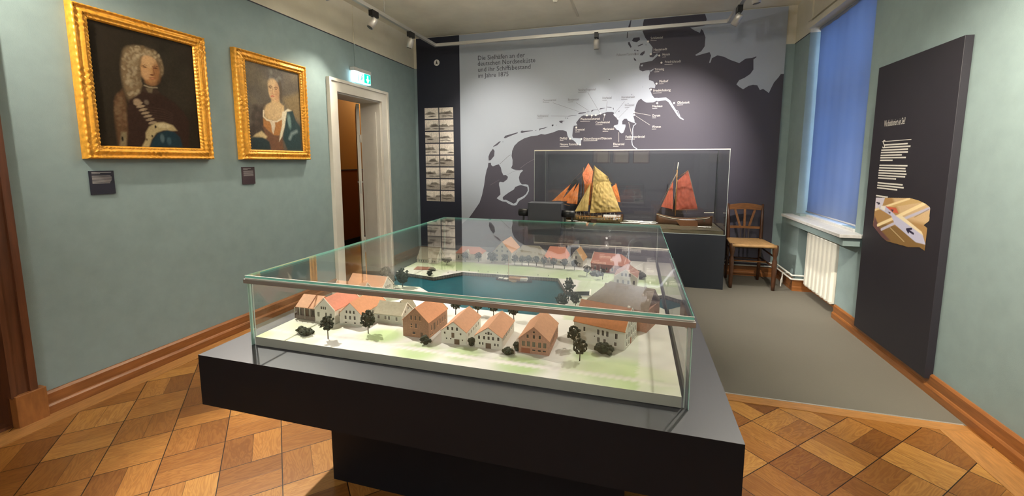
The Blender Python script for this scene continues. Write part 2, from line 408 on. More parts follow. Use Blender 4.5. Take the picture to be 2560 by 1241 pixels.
# right wall with window bay: window opening W0..W1, z .60..1.97 ; radiator recess N0..N1 below
W0, W1, WZ0, WZ1, N0, N1, NX = 2.955, 3.775, .60, 1.985, 3.13, 3.69, 1.345
segs = [(XR, XR+.25, YF, W0, 0, ZP, 0), (XR, XR+.25, YF, W0, ZP, ZC, 1),
        (XR, XR+.25, W0, N0, 0, WZ0, 0), (NX, XR+.25, N0, N1, 0, WZ0, 0),
        (XRB, XR+.25, N1, YB+.02, 0, WZ0, 0),
        (XRB, XR+.25, W1, YB+.02, WZ0, ZP, 0), (XRB, XR+.25, W1, YB+.02, ZP, ZC, 1),
        (XRB+.012, XR+.25, W0, W1, WZ1, ZC, 1)]
wall_lr('wall_right', segs, [M['wall'], M['cream']])
S(MB().box(XRB-.012, XRB+.02, W0-.01, W1+.03, WZ1-.012, WZ1+.028).box(XRB-.004, XRB+.02, W0-.01, W1+.05, WZ1+.05, WZ1+.056), 'trim_5', M['cream'])
# thin dark paint line between blue and cream
S(MB().box(XL, XL+.003, E1, YB, ZP-.0035, ZP+.0025), 'trim_6', M['letter_d'])
S(MB().box(XRB-.003, XRB, W1, YB, ZP-.0035, ZP+.0015).box(XR-.003, XR, YF, W0, ZP-.0035, ZP+.0015), 'trim_7', M['letter_d'])

def baseboard(name, x0, y0, x1, y1, nx, ny, m, h=.088, t=.020):
    prof = [(0, 0), (t, 0), (t, h*.36), (t*.8, h*.44), (t*.62, h*.47), (t*.62, h*.9), (t*.3, h), (0, h)]
    mb = MB(); n = len(prof)
    vs = [(x0+nx*a, y0+ny*a, z) for a, z in prof]+[(x1+nx*a, y1+ny*a, z) for a, z in prof]
    mb.add(vs, [(i, (i+1) % n, (i+1) % n+n, i+n) for i in range(n)]+[tuple(range(n)), tuple(range(n, 2*n))])
    return S(mb, name, m)
baseboard('baseboard_left', XL, E1+.0825, XL, D0-.10, 1, 0, M['base'], t=.026)
baseboard('baseboard_left_2', XL, D1+.10, XL, YB, 1, 0, M['base'], t=.026)
baseboard('baseboard_left_3', XL, YF, XL, .03, 1, 0, M['base'], t=.026)
baseboard('baseboard_back', XL, YB, XRB, YB, 0, -1, M['base_x'])
baseboard('baseboard_right', XR, YF, XR, N0-.02, -1, 0, M['base'], t=.020)
baseboard('baseboard_right_2', XRB, N1, XRB, YB, -1, 0, M['base'], t=.020)
baseboard('baseboard_right_3', XRB-.02, N1, NX, N1, 0, -1, M['base_x'], t=.012)
baseboard('baseboard_right_4', NX, N0, NX, N1, -1, 0, M['base'], t=.012)
baseboard('baseboard_front', XL, YF, XR, YF, 0, 1, M['base_x'])

# ---- white door to the corridor
aw = .095
mb = MB()
for y0, y1 in ((D0-aw, D0), (D1, D1+aw)):
    mb.box(XL, XL+.020, y0, y1, 0, DZ); mb.box(XL+.020, XL+.030, y0 if y0 < D0-.01 else y1-.022, y0+.022 if y0 < D0-.01 else y1, 0, DZ+aw-.022)
mb.box(XL, XL+.020, D0-aw, D1+aw, DZ, DZ+aw).box(XL+.020, XL+.030, D0-aw, D1+aw, DZ+aw-.022, DZ+aw)
mb.box(XL-wt, XL+.001, D0-.001, D0+.010, 0, DZ).box(XL-wt, XL+.001, D1-.010, D1+.001, 0, DZ).box(XL-wt, XL+.001, D0, D1, DZ-.010, DZ+.001)
mb.box(XL-wt-.012, XL-wt, D0-.06, D0+.01, 0, DZ+.06).box(XL-wt-.012, XL-wt, D1-.01, D1+.06, 0, DZ+.06).box(XL-wt-.012, XL-wt, D0, D1, DZ-.01, DZ+.06)
d1 = S(mb, 'door_1', M['white'])
MB().box(XL-wt+.02, XL-.04, D1-.016, D1-.008, .10, DZ-.09).build('lining_panel', M['white'], d1)
# open leaf swung into the corridor, seen edge-on
HP = Vector((XL-wt-.026, D1-.030, 0)); LD = Vector((-.60, .80, 0))
def lfb(a0, a1, w_, z0, z1, off=0):
    sd = Vector((-LD.y, LD.x, 0)); p0 = HP+LD*a0+sd*off; p1 = HP+LD*a1+sd*off; zc_ = Vector((0, 0, (z0+z1)/2))
    return MB().bar(p0+zc_, p1+zc_, w_, z1-z0)
leaf = lfb(0, .60, .028, .008, DZ-.012).build('door_leaf', M['white'], d1)
lfb(-.0015, .0, .010, .70, .82).build('latch', M['alu'], leaf); lfb(.05, .055, .05, .80, .812).build('door_handle', M['alu'], leaf)
for z in (.22, 1.17): MB().tube([(XL-wt-.012, D1-.022, z), (XL-wt-.012, D1-.022, z+.07)], .008).build('hinge', M['white'], d1)
# corridor behind
cx = XL-wt
S(MB().box(cx-.95, cx, D0-.6, D1+2.0, -.03, 0), 'floor_3', M['corrfl'])
S(MB().box(cx-1.0, cx-.80, D0-.6, D1+2.0, .90, ZC, 0).box(cx-1.0, cx-.80, D0-.6, D1+2.0, 0, .90, 1).box(cx-.8, cx-.795, D0-.6, D1+2.0, .893, .905, 2), 'wall_corridor', [M['ochre'], M['dado'], M['letter_d']])
S(MB().box(cx-1, cx, D1+2, D1+2.1, .90, ZC, 0).box(cx-1, cx, D1+2, D1+2.1, 0, .90, 1).box(cx-1, cx, D0-.7, D0-.6, 0, ZC, 0)
  .box(cx, cx+.05, YB+.1, D1+2.1, 0, ZC, 1).box(cx-.9, cx+.05, D1+2.0, D1+2.1, 0, ZC, 0), 'wall_corridor_2', [M['ochre'], M['dado']])
S(MB().box(cx-.80, cx-.785, D0-.6, D1+2.0, 0, .085), 'baseboard_corridor', M['black'])
S(MB().box(cx-1, cx, D0-.7, D1+2.1, ZC, ZC+.05), 'ceiling_2', M['ceil'])
# ---- dark wooden doorway at the left edge
mb = MB()
mb.box(XL, XL+.022, E1, E1+.062, .12, EZ+.09).box(XL+.022, XL+.032, E1+.040, E1+.062, .12, EZ+.09).box(XL, XL+.030, E1-.012, E1+.004, .12, EZ+.09)
mb.box(XL, XL+.022, E0-.062, E0, .12, EZ+.09).box(XL, XL+.022, E0-.06, E1+.06, EZ, EZ+.09)
mb.box(XL-wt-.02, XL, E1-.012, E1+.002, 0, EZ).box(XL-wt-.02, XL, E0, E0+.012, 0, EZ).box(XL-wt-.02, XL, E0, E1, EZ-.012, EZ)
d2 = S(mb, 'door_2', M['darkwood'])
MB().box(XL, XL+.040, E1-.006, E1+.082, 0, .125).build('plinth_block', M['block'], d2, bevel=.002)
MB().box(XL, XL+.040, E0-.082, E0+.006, 0, .125).build('plinth_block', M['block'], d2, bevel=.002)
lf = MB().box(XL-wt-.03, XL-wt+.005, E0+.012, E1-.012, .004, EZ-.014).build('door_leaf', M['darkwood'], d2)
MB().box(XL-wt+.005, XL-wt+.012, E0+.10, E1-.10, .15, .70).box(XL-wt+.005, XL-wt+.012, E0+.10, E1-.10, .80, 1.6).build('door_panel', M['darkwood'], lf)
MB().box(XL-wt-.02, XL+.002, E0, E1, 0, .012).build('threshold', M['darkwood'], d2)

# ---- window, blind, sill
mb = MB(); gx = 1.40
for y0, y1, z0, z1 in ((W0, W0+.04, WZ0, WZ1), (W1-.04, W1, WZ0, WZ1), (W0, W1, WZ0, WZ0+.05), (W0, W1, WZ1-.05, WZ1), ((W0+W1)/2-.03, (W0+W1)/2+.03, WZ0, WZ1), (W0, W1, 1.42, 1.48)):
    mb.box(gx, gx+.04, y0, y1, z0, z1)
w1 = S(mb, 'window_1', M['white'])
MB().box(gx+.018, gx+.022, W0+.03, W1-.03, WZ0+.03, WZ1-.03).build('window_pane', M['glass'], w1)
BX = 1.272
bl = thing('roller_blind', 'pale blue roller blind drawn down over the window above the radiator', 'window blind', (BX, (W0+W1)/2, WZ0+.01))
def blf(u, v):
    y = W0+.006+u*(W1-W0-.028); z = WZ0+.016+v*(WZ1-WZ0-.03)
    return (BX+.0025*math.sin(u*40)*.5+.003*math.sin(u*7+v*3), y, z)
g = MB().grid(blf, 60, 30); g.grid(lambda u, v: Vector(blf(u, v))+Vector((.0012, 0, 0)), 60, 30); g.build('blind_fabric', M['blind'], bl)
MB().tube([(BX, W0+.006, WZ0+.016), (BX, W1-.022, WZ0+.016)], .006, 8).build('bottom_rail', M['blindr'], bl)
MB().tube([(BX+.012, W0+.004, WZ1-.02), (BX+.012, W1-.004, WZ1-.02)], .016, 12).build('blind_roller', M['blindr'], bl)
sl = thing('window_sill', 'grey stone window sill above the white radiator', 'window sill', (1.2, 3.35, .56))
MB().box(1.135, XR-.001, 2.83, 3.86, .563, .583).box(XR-.01, gx, W0+.001, W1-.001, .563, .598).build('sill_slab', M['sill'], sl, bevel=.002)
MB().box(1.165, XRB-.0005, N1, 3.83, .512, .563).box(1.165, XR-.0005, 2.86, N0, .512, .563).box(1.165, XR+.02, N0, N1, .512, .563).build('sill_bracket', M['wall'], sl)

# ---- radiator and pipes
ra = thing('radiator', 'cream ribbed column radiator in the recess under the window sill', 'radiator', (1.29, 3.36, .06))
RY0, RY1, n = 3.145, 3.615, 7
for k in range(n):
    y = RY0+(RY1-RY0)*(k+.5)/n; w = (RY1-RY0)/n*.46
    prof = [(1.238, .085), (1.246, .070), (1.32, .070), (1.328, .085), (1.328, .470), (1.32, .487), (1.246, .487), (1.238, .470)]
    mb = MB(); vs = []
    for s_, q in ((-1, .72), (-.55, 1), (.55, 1), (1, .72)):
        cxm, czm = 1.283, .2785
        for (x, z) in prof: vs.append((cxm+(x-cxm)*q, y+s_*w, czm+(z-czm)*(1-(1-q)*.12)))
    fs = [tuple(range(8))[::-1], tuple(range(24, 32))]
    for r_ in range(3):
        for i in range(8): fs.append((r_*8+i, r_*8+(i+1) % 8, (r_+1)*8+(i+1) % 8, (r_+1)*8+i))
    mb.add(vs, fs); mb.build('radiator_section', M['rad'], ra, bevel=.003)
MB().tube([(1.283, RY1-.01, .462), (1.283, RY1+.05, .462)], .012).tube([(1.283, RY1+.03, .462), (1.262, RY1+.03, .462)], .010).build('radiator_valve', M['rad'], ra)
for yy_, zz_ in ((RY0+.05, .47), (RY1-.05, .47), (RY0+.05, .12)): MB().tube([(1.30, yy_, zz_), (NX-.0005, yy_, zz_)], .006).build('wall_bracket', M['rad'], ra)
for z, x_, nm, lb in ((.128, .030, 'heating_pipe', 'upper white heating pipe running along the wall into the radiator recess'), (.098, .034, 'heating_pipe', 'lower white heating pipe just above the baseboard beside the radiator recess')):
    xx = XRB-x_; tag(MB().tube([(xx-.6, YB-x_, z), (xx-.02, YB-x_, z), (xx, YB-x_-.02, z), (xx, N1-.03, z), (xx+.03, N1-x_+.004, z), (1.29, N1-x_+.004, z), (1.29, N1-.055, z)], .0065, 8).build(nm, M['pipe']), lb, 'pipe', 'heating pipes')
tag(MB().box(XRB-.045, XRB-.038, 3.84, 3.852, .02, .105).box(XRB-.04, XRB, 3.84, 3.852, .10, .106).bar((XRB-.041, 3.846, .07), (XRB-.062, 3.80, .045), .006, .006).bar((XRB-.062, 3.80, .05), (XRB-.062, 3.80, .001), .010, .006).build('pipe_bracket', M['pipe']), 'small white pipe bracket standing on the floor behind the chair leg', 'bracket')

# ================================================================== TABLE SHOWCASE
ZT, ZB, ZG = .495, .519, .6935
TX0, TX1, TY0, TY1 = -1.087, .205, .797, 2.34
tb = thing('display_table', 'large navy pedestal table carrying the glass case with the model village', 'table', (-.44, 1.5, 0))
MB().box(TX0, TX1, TY0, TY1, .357, ZT-.0006, 0).box(TX0, TX1, TY0, TY1, ZT-.0006, ZT, 1).build('tabletop', [M['navy'], M['navytop']], tb)
MB().box(-.886, -.0, 1.037, 2.12, 0, .357).build('pedestal', M['navy'], tb)
GX0, GX1, GY0, GY1 = -1.003, .1205, .880, 2.135
gc = thing('glass_showcase', 'clear glass showcase covering the model village on the navy table', 'glass case', (-.44, 1.5, ZT))
th = .0062
MB().box(GX0, GX1, GY0, GY1, ZG-th, ZG).build('top_pane', M['glass'], gc)
def pane_edges(name, boxes, m):
    mb = MB()
    for b in boxes: mb.box(*b)
    return mb.build(name, m, gc)
e = .0009
pane_edges('glass_edge', [(GX0-e, GX1+e, GY0-e, GY0, ZG-th, ZG), (GX0, GX1, GY1, GY1+e, ZG-th, ZG), (GX0-e, GX0, GY0, GY1, ZG-th, ZG), (GX1, GX1+e, GY0, GY1, ZG-th, ZG)], M['gedge'])
for nm, b in (('front_pane', (GX0+.002, GX1-.002, GY0+.003, GY0+.003+th, ZT, ZG-th-.001)), ('back_pane', (GX0+.002, GX1-.002, GY1-.003-th, GY1-.003, ZT, ZG-th-.001)),
              ('side_pane', (GX0+.002, GX0+.002+th, GY0+.01, GY1-.01, ZT, ZG-th-.001)), ('side_pane', (GX1-.002-th, GX1-.002, GY0+.01, GY1-.01, ZT, ZG-th-.001))):
    MB().box(*b).build(nm, M['glass'], gc)
for x in (GX0+.0004, GX1-.0020):
    for y in (GY0+.0030, GY1-.0125): MB().box(x, x+.0016, y, y+.0095, ZT, ZG-th-.001).build('corner_joint', M['gcorner'], gc)
for x in (GX0+.0082, GX1-.0104):
    for y in (GY0+.0092, GY1-.0124): MB().box(x, x+.0022, y, y+.0022, ZT, ZG-th-.001).build('corner_bead', M['gedge_l'], gc)
MB().box(GX0-.003, GX1+.004, GY0-.006, GY0+.003, ZG-.0205, ZG-.0090).build('front_rail', M['steel'], gc, bevel=.0008)
MB().box(GX0-.002, GX1+.002, GY0-.0005, GY0+.002, ZG-.0085, ZG-.0066).box(GX0-.0016, GX1+.0016, GY0-.0016, GY0+.0008, ZG-.0004, ZG+.0006).build('edge_highlight', mat('edge_highlight', (.85, .83, .76), .25, metal=.3), gc)  # pale strips paint the white highlight lines along the glass edge

# ---- terrain board
bd = thing('landscape_model', 'pale green painted landscape board with a blue harbour basin inside the glass case', 'model landscape', (-.44, 1.5, ZT))
BX0, BX1, BY0, BY1 = -.9925, .106, .8875, 2.105
basin = [(BX0, 1.440), (-.860, 1.433), (-.782, 1.433), (-.718, 1.383), (-.62, 1.294), (-.535, 1.262), (-.285, 1.261), (-.240, 1.385), (-.222, 1.470), (-.203, 1.478), (-.144, 1.492), (-.149, 1.557), (-.195, 1.543), (-.232, 1.532), (-.292, 1.702), (-.71, 1.684), (-.794, 1.574), (BX0, 1.613)]
creek = [(BX1, 1.585), (.067, 1.551), (.02, 1.535), (.02, 1.490), (.066, 1.472), (BX1, 1.430)]
outer = [(BX0, BY0), (BX1, BY0)] + creek[::-1] + [(BX1, BY1), (BX0, BY1)] + basin[::-1]
bm = bmesh.new(); vv = [bm.verts.new((p[0], p[1], ZB)) for p in outer]; bm.verts.ensure_lookup_table()
for t_ in geometry.tessellate_polygon([[Vector((p[0], p[1], 0)) for p in outer]]):
    try: bm.faces.new([vv[i] for i in t_])
    except ValueError: pass
for _ in range(9):
    es = [e_ for e_ in bm.edges if e_.calc_length() > .016]
    if not es: break
    bmesh.ops.subdivide_edges(bm, edges=es, cuts=1); bmesh.ops.triangulate(bm, faces=bm.faces)
bmesh.ops.recalc_face_normals(bm, faces=bm.faces); bm.verts.index_update()
PALE, GREEN, GREY, YEL = np.array(lin('#cfc9c6')), np.array(lin('#97ad80')), np.array(lin('#b5ae98')), np.array(lin('#cfd19a'))
HOUSEYARDS = [(-.99, .90, .03), (-.52, .93, .05), (-.40, .95, .04), (-.25, .93, .05), (-.02, .95, .09), (-.66, .99, .05), (.05, .93, .04), (-.36, 1.1, .03), (-.24, 1.05, .03), (-.47, 1.12, .02), (-.10, 1.02, .03)]
def terr(x, y):
    n1 = noise.noise(Vector((x*7, y*7, 3)))*.5+.5; n2 = noise.noise(Vector((x*24, y*24, 9)))*.5+.5
    g = 0.
    if y < 1.25:
        g = .35 if (x < -.80 or x > -.15) else .1
        for hx, hy, r in HOUSEYARDS:
            d = math.hypot((x-hx), (y-hy)*1.2); g = max(g, min(1, max(0, (r*1.7-d)/(r*.9))))
        if abs(y-(.932-.012*x)) < .009: g = 0
    elif y > 1.70: g = 1. if y < 1.86 else .1
    elif x < -.78: g = .5
    elif x > -.2: g = .65
    if x > .02 and y < 1.6: g *= .35
    g = min(1, g*(.35+1.0*n1))
    c = PALE*(1-g)+(GREEN*.8+YEL*.2)*g
    if y < 1.0 and abs(y-(.938-.012*x)) < .006: c = c*.86
    if y < 1.0 and (x < -.80 or x > -.15): c = c*.72+np.array(lin('#c3cb9c'))*.28
    return c*(.90+.16*n2)
mb = MB(); mb.v = [v.co.copy() for v in bm.verts]; mb.f = [[v.index for v in f.verts] for f in bm.faces]; bm.free()
mb.m = [0]*len(mb.f); mb.sm = [False]*len(mb.f)
mb.col = [(*terr(v.x, v.y), 1) for v in mb.v]
mb.build('terrain', M['terr'], bd)
mb = MB()
for a, b in (((BX0, BY0), (BX1, BY0)), ((BX1, BY0), (BX1, 1.43)), ((BX1, 1.585), (BX1, BY1)), ((BX1, BY1), (BX0, BY1)), ((BX0, BY1), (BX0, 1.613)), ((BX0, 1.44), (BX0, BY0))):
    mb.add([(*a, ZT), (*b, ZT), (*b, ZB), (*a, ZB)], [(0, 1, 2, 3)])
mb.build('board_side', M['boardside'], bd)
ZW = ZB-.0145
MB().add([(p[0], p[1], ZW) for p in creek], [tuple(t) for t in geometry.tessellate_polygon([[Vector((p[0], p[1], 0)) for p in creek]])]).build('creek_water', M['water'], bd)
MB().box(BX1-.001, BX1, 1.43, 1.585, ZT, ZW).build('board_side', M['boardside'], bd)
wt_ = MB(); wt_.add([(p[0], p[1], ZW) for p in basin], [tuple(t) for t in geometry.tessellate_polygon([[Vector((p[0], p[1], 0)) for p in basin]])]); wt_.build('water', M['water'], bd)
QP = mat('quay_piles', (.20, .17, .13), .8)
for shore in (basin, creek):
  mb = MB(); mp = MB()
  for a, b in zip(shore[:-1], shore[1:]):
      mb.add([(*a, ZW), (*b, ZW), (*b, ZB), (*a, ZB)], [(0, 1, 2, 3)])
      L = math.hypot(b[0]-a[0], b[1]-a[1]); k = max(1, int(L/.011)); c_ = (-.5, 1.5) if a in basin else (.2, 1.51)
      nx, ny = (b[1]-a[1])/L, -(b[0]-a[0])/L
      mid = ((a[0]+b[0])/2, (a[1]+b[1])/2)
      if (c_[0]-mid[0])*nx+(c_[1]-mid[1])*ny < 0: nx, ny = -nx, -ny
      for i in range(k+1):
          x = a[0]+(b[0]-a[0])*i/k+nx*.0012; y = a[1]+(b[1]-a[1])*i/k+ny*.0012
          mp.box(x-.0009, x+.0009, y-.0009, y+.0009, ZW, ZB-.001)
      mp.bar((a[0]+nx*.001, a[1]+ny*.001, ZW+.006), (b[0]+nx*.001, b[1]+ny*.001, ZW+.006), .001, .0012)
  mb.build('quay_wall', M['quay'], bd); mp.build('quay_piles', QP, bd)
MB().prism([(-.935, 1.662), (-.855, 1.674), (-.865, 1.722), (-.946, 1.715)], 'z', ZB, ZB+.0022).build('red_yard', mat('red_yard', (.26, .10, .06), .8), bd)
# pale quay walls along the near shore and creek
MB().bar((-.205, 1.475, ZB+.002), (-.144, 1.490, ZB+.002), .004, .004).bar((-.141, 1.49, ZB+.004), (-.146, 1.56, ZB+.004), .005, .008).build('white_coping', M['verge'], bd)

# ---- houses
def house(label, P, deg, w, d, he, hr, axis, wallm, roofm, wins=(), group='model houses around the harbour', verge=None, hip=(0, 0), chim=(), doors=(), over=.0018, name='model_house', base=None, wing=None):
    """local frame: x along the front, y into depth. milli-units for sizes"""
    w, d, he, hr = w/1000, d/1000, he/1000, hr/1000
    t = thing(name, label, 'model house', (P[0], P[1], ZB), math.radians(deg), group)
    B = lambda mb, nm, m, pr=None: mb.build(nm, m, pr or t, world=False)
    wb = MB()
    if axis == 'y':
        wb.prism([(0, 0), (w, 0), (w, he), (w/2, hr-.0006), (0, he)], 'y', 0, d)
    else:
        a, b = hip
        if a or b: wb.box(0, w, 0, d, 0, he)
        else: wb.prism([(0, 0), (d, 0), (d, he), (d/2, hr-.0006), (0, he)], 'x', 0, w)
    wall = B(wb, 'wall', wallm)
    if base: B(MB().box(-.0008, w+.0008, -.0008, d+.0008, 0, base), 'plinth', M['hg'])
    o, tk = over, .0016
    rf = MB()
    if axis == 'y':
        s_ = (hr-he)/(w/2); ez = he-s_*o
        for sgn in (0, 1):
            f = (lambda x: x) if not sgn else (lambda x: w-x)
            a_, b_ = hip
            pts = [(f(-o), -o, ez), (f(w/2), a_/1000-o*(a_ == 0), hr), (f(w/2), d+o-b_/1000, hr), (f(-o), d+o, ez)]
            top = [(p[0], p[1], p[2]+tk) for p in pts]
            rf.add(pts+top, [(0, 1, 2, 3), (7, 6, 5, 4), (0, 4, 5, 1), (1, 5, 6, 2), (2, 6, 7, 3), (3, 7, 4, 0)])
        for yy, h_ in ((-o, hip[0]), (d+o, hip[1])):
            if h_: rf.add([(-o, yy, ez+tk), (w+o, yy, ez+tk), (w/2, h_/1000 if yy < 0 else d-h_/1000, hr+tk)], [(0, 1, 2)])
    else:
        s_ = (hr-he)/(d/2); ez = he-s_*o; a_, b_ = hip
        for sgn in (0, 1):
            f = (lambda y: y) if not sgn else (lambda y: d-y)
            pts = [(-o, f(-o), ez), (a_/1000-o*(a_ == 0), f(d/2), hr), (w+o*(b_ == 0)-b_/1000, f(d/2), hr), (w+o, f(-o), ez)]
            top = [(p[0], p[1], p[2]+tk) for p in pts]
            rf.add(pts+top, [(0, 1, 2, 3), (7, 6, 5, 4), (0, 4, 5, 1), (1, 5, 6, 2), (2, 6, 7, 3), (3, 7, 4, 0)])
        for xx, h_ in ((-o, hip[0]), (w+o, hip[1])):
            if h_: rf.add([(xx, -o, ez+tk), (xx, d+o, ez+tk), (h_/1000 if xx < 0 else w-h_/1000, d/2, hr+tk)], [(0, 1, 2)])
    roof = B(rf, 'roof', roofm)
    if verge:
        q = .0014
        for e_ in verge:
            vb = MB()
            if axis == 'y':
                yy = -o if e_ == 'f' else d+o
                vb.bar((-o, yy, ez+tk), (w/2, yy, hr+tk+.0006), q, q*1.8); vb.bar((w+o, yy, ez+tk), (w/2, yy, hr+tk+.0006), q, q*1.8)
            else:
                xx = -o if e_ == 'l' else w+o
                vb.bar((xx, -o, ez+tk), (xx, d/2, hr+tk+.0006), q, q*1.8); vb.bar((xx, d+o, ez+tk), (xx, d/2, hr+tk+.0006), q, q*1.8)
            B(vb, 'verge', M['verge'])
    def opening(face, a, z, ww, hh, pm, nm, fr=True):
        a, z, ww, hh = a/1000, z/1000, ww/1000*1.12, hh/1000*1.06
        mb_ = MB()
        def bx(a0, a1, z0, z1, t0, t1, mi):
            if face == 'f': mb_.box(a0, a1, -t1, -t0, z0, z1, mi)
            elif face == 'r': mb_.box(w+t0, w+t1, a0, a1, z0, z1, mi)
            elif face == 'b': mb_.box(a0, a1, d+t0, d+t1, z0, z1, mi)
        bx(a-ww/2, a+ww/2, z-hh/2, z+hh/2, -.0003, .0005, 0)
        if fr:
            bx(a-ww/2-.0008, a-ww/2, z-hh/2, z+hh/2, 0, .0007, 1); bx(a+ww/2, a+ww/2+.0008, z-hh/2, z+hh/2, 0, .0007, 1)
            bx(a-ww/2-.0012, a+ww/2+.0012, z-hh/2-.0012, z-hh/2, 0, .0014, 1)
            if hh > .009: bx(a-.00012, a+.00012, z-hh/2, z+hh/2, .0004, .0006, 1)
        B(mb_, nm, [pm, M['verge'] if wallm in (M['hw'], M['hg']) else M['rl']])
    for wi in wins:
        opening(wi[0], wi[1], wi[2], wi[3], wi[4], M['panel'] if len(wi) > 5 else M['pane'], 'window', wallm is not M['shed'])
    for wi in doors: opening(wi[0], wi[1], wi[2], wi[3], wi[4], M[wi[5]], 'door', False)
    for c_ in chim: B(MB().box(c_[0]/1000-.003, c_[0]/1000+.003, c_[1]/1000-.003, c_[1]/1000+.003, hr-.004, hr+c_[2]/1000), 'chimney', c_[3] if len(c_) > 3 else M['verge'])
    if wing: wing(t, B, w, d, he, hr)
    return t
F_ = 'row of model houses along the near edge'
def rowf(xs, z, w, h, **k): return [('f', x, z, w, h) for x in xs]
# h1: low timber porch part and gable house
def porch(t, B, w, d, he, hr):
    B(MB().box(-.002, w+.001, -.006, 0, .003, .014).box(-.002, 0, -.006, 0, .003, .020), 'porch_rail', M['shed'])
    for i in range(5): B(MB().box(-.002+i*(w)/4-.0006, -.002+i*(w)/4+.0006, -.006, -.004, .003, he), 'porch_post', M['hg'])
    B(MB().bar((w*.62, -.0028, he+.0012), (w*.62, d/2, hr+.0022), .0016, .0016), 'roof_seam', mat('seam', (.30, .14, .08), .8))
house('low clay roofed model house with open timber porch, leftmost of the near row', (-.986, 1.032), -1, 76, 70, 38, 66, 'x', M['shed'], M['rl'], [('f', 12, 24, 8, 15), ('f', 62, 24, 8, 15)], F_, doors=[('f', 38, 20, 12, 22, 'mdoor')], base=.004, wing=porch)
house('white gabled model house with salmon roof joined to the timber porch house', (-.909, 1.022), 0, 70, 118, 43, 76, 'y', M['hw'], M['rr'], rowf([24, 31, 38], 47, 4.2, 8)+[('f', 13, 26, 6.5, 13, 1), ('f', 40, 27, 6.5, 12, 1), ('f', 56, 25, 6.5, 13, 1), ('r', 20, 26, 6, 14), ('r', 45, 26, 6, 14), ('r', 72, 26, 6, 14)], F_, verge='fb', base=.004)
house('white gabled model house with orange red roof behind the second tree from the left', (-.824, 1.024), 3, 72, 134, 37, 70, 'y', M['hw'], M['ro'], rowf([24, 36, 48], 42, 4.6, 8)+rowf([20, 35, 50], 25, 5.5, 10)+[('f', 20, 10, 6, 3), ('f', 50, 10, 6, 3), ('r', 30, 24, 6, 10), ('r', 60, 24, 6, 10)], F_, verge='b', base=.005)
def crossg(t, B, w, d, he, hr):
    B(MB().prism([(w*.52, he), (w*1.0, he), (w*.76, hr+.006)], 'y', d*.5, d+.025), 'rear_gable', M['rg'])
house('low grey roofed model cottage between the orange roofed white house and the brown brick house', (-.738, 1.072), 0, 91, 64, 28, 56, 'x', M['hg'], M['rg'], [('f', 14, 18, 6, 9), ('f', 37, 18, 6, 10, 1), ('f', 49, 18, 6, 10, 1), ('f', 74, 17, 6, 10, 1), ('r', 22, 33, 4, 7), ('r', 38, 40, 4, 6), ('r', 12, 18, 5, 9)], F_, verge='r', base=.005, wing=crossg)
house('tall brown brick model house with bright orange roof in the near row', (-.604, 1.006), -1, 79, 116, 46, 83, 'y', M['brick'], M['ro'], rowf([27, 40, 53], 55, 5, 11)+[('f', 27, 36, 5, 4), ('f', 27, 29, 5, 3), ('f', 41, 33, 5, 12), ('f', 34, 12, 8, 6)]+[('r', y, 26, 5, 13) for y in (16, 52, 68, 84, 100)]+[('r', 10, 8, 4, 4), ('r', 20, 8, 4, 4)], F_, verge='b', doors=[('f', 58, 9, 6, 13, 'mdoor'), ('r', 34, 24, 8, 18, 'mdoor')])
house('white model warehouse with light terracotta roof, immediately right of the brown brick house', (-.482, .993), 2, 70, 122, 35, 61, 'y', M['hw'], M['rt'], rowf([19, 32, 45], 42, 5, 8)+[('f', 10, 29, 4, 5), ('f', 55, 29, 4, 5), ('f', 15, 14, 3.4, 3), ('f', 27, 14, 3.4, 3), ('f', 60, 13, 3.4, 3)]+[('r', y, 22, 5, 7, 1) for y in (20, 40, 60, 80, 100)], F_, doors=[('f', 33, 24, 7, 13, 'mdoor'), ('f', 44, 7, 13, 13, 'mdoor')])
house('white model warehouse with terracotta roof immediately left of the pink brick warehouse', (-.386, .993), 1, 72, 125, 32, 56, 'y', M['hw'], M['rt'], rowf([11, 25, 37, 49, 63], 28, 5, 8)+[('f', 30, 40, 3.5, 4), ('f', 37, 41, 5, 7), ('f', 44, 40, 3.5, 4)]+rowf([13, 21, 54, 62], 12, 3.4, 6)+[('r', y, 24, 4, 8, 1) for y in (12, 28, 44, 60, 76, 92, 108)], F_, doors=[('f', 36, 7, 13, 13, 'mdoor')])
house('pink brick model warehouse with terracotta roof, rightmost gabled house of the near row', (-.269, .995), 0, 78, 126, 37, 70, 'y', M['brickp'], M['rt'], rowf([23, 39, 54], 45, 5, 8)+[('f', 39, 57, 4.6, 4)]+[('f', x, 25, 7, 12, 1) for x in (12, 25, 39, 54, 67)]+rowf([39, 53, 66], 10, 7, 3.2)+[('r', y, 22, 5, 10) for y in (14, 34, 54, 74, 94, 112)], F_, doors=[('f', 18, 7, 20, 12, 'mdoorr')])
house('long white two storey model house with orange brown roof at the right', (-.147, 1.118), -17, 141, 100, 50, 96, 'x', M['hw'], mat('roof_brown_orange', (.56, .215, .085), .75, noise_amt=.1, nscale=90), [('f', 31, 34, 5, 11), ('f', 70, 34, 5.5, 13), ('f', 83, 34, 5.5, 13), ('f', 95, 34, 5.5, 13), ('f', 119, 33, 6, 13), ('f', 71, 13, 6, 12), ('f', 88, 13, 5.5, 10), ('f', 117, 12, 5.5, 9), ('f', 60, 20, 2.6, 2.6)]+[('r', y, z, 6, 12, 1) for y in (14, 32, 50, 68, 86) for z in (32,)]+[('r', y, 12, 6, 10, 1) for y in (14, 32, 68, 86)]+[('r', y, 56, 5, 9, 1) for y in (30, 50, 70)]+[('r', 50, 72, 4, 6, 1)], 'large model buildings at the right edge', verge='lr', chim=[(133, 52, 5)], doors=[('r', 50, 10, 8, 16, 'mdoorr')])
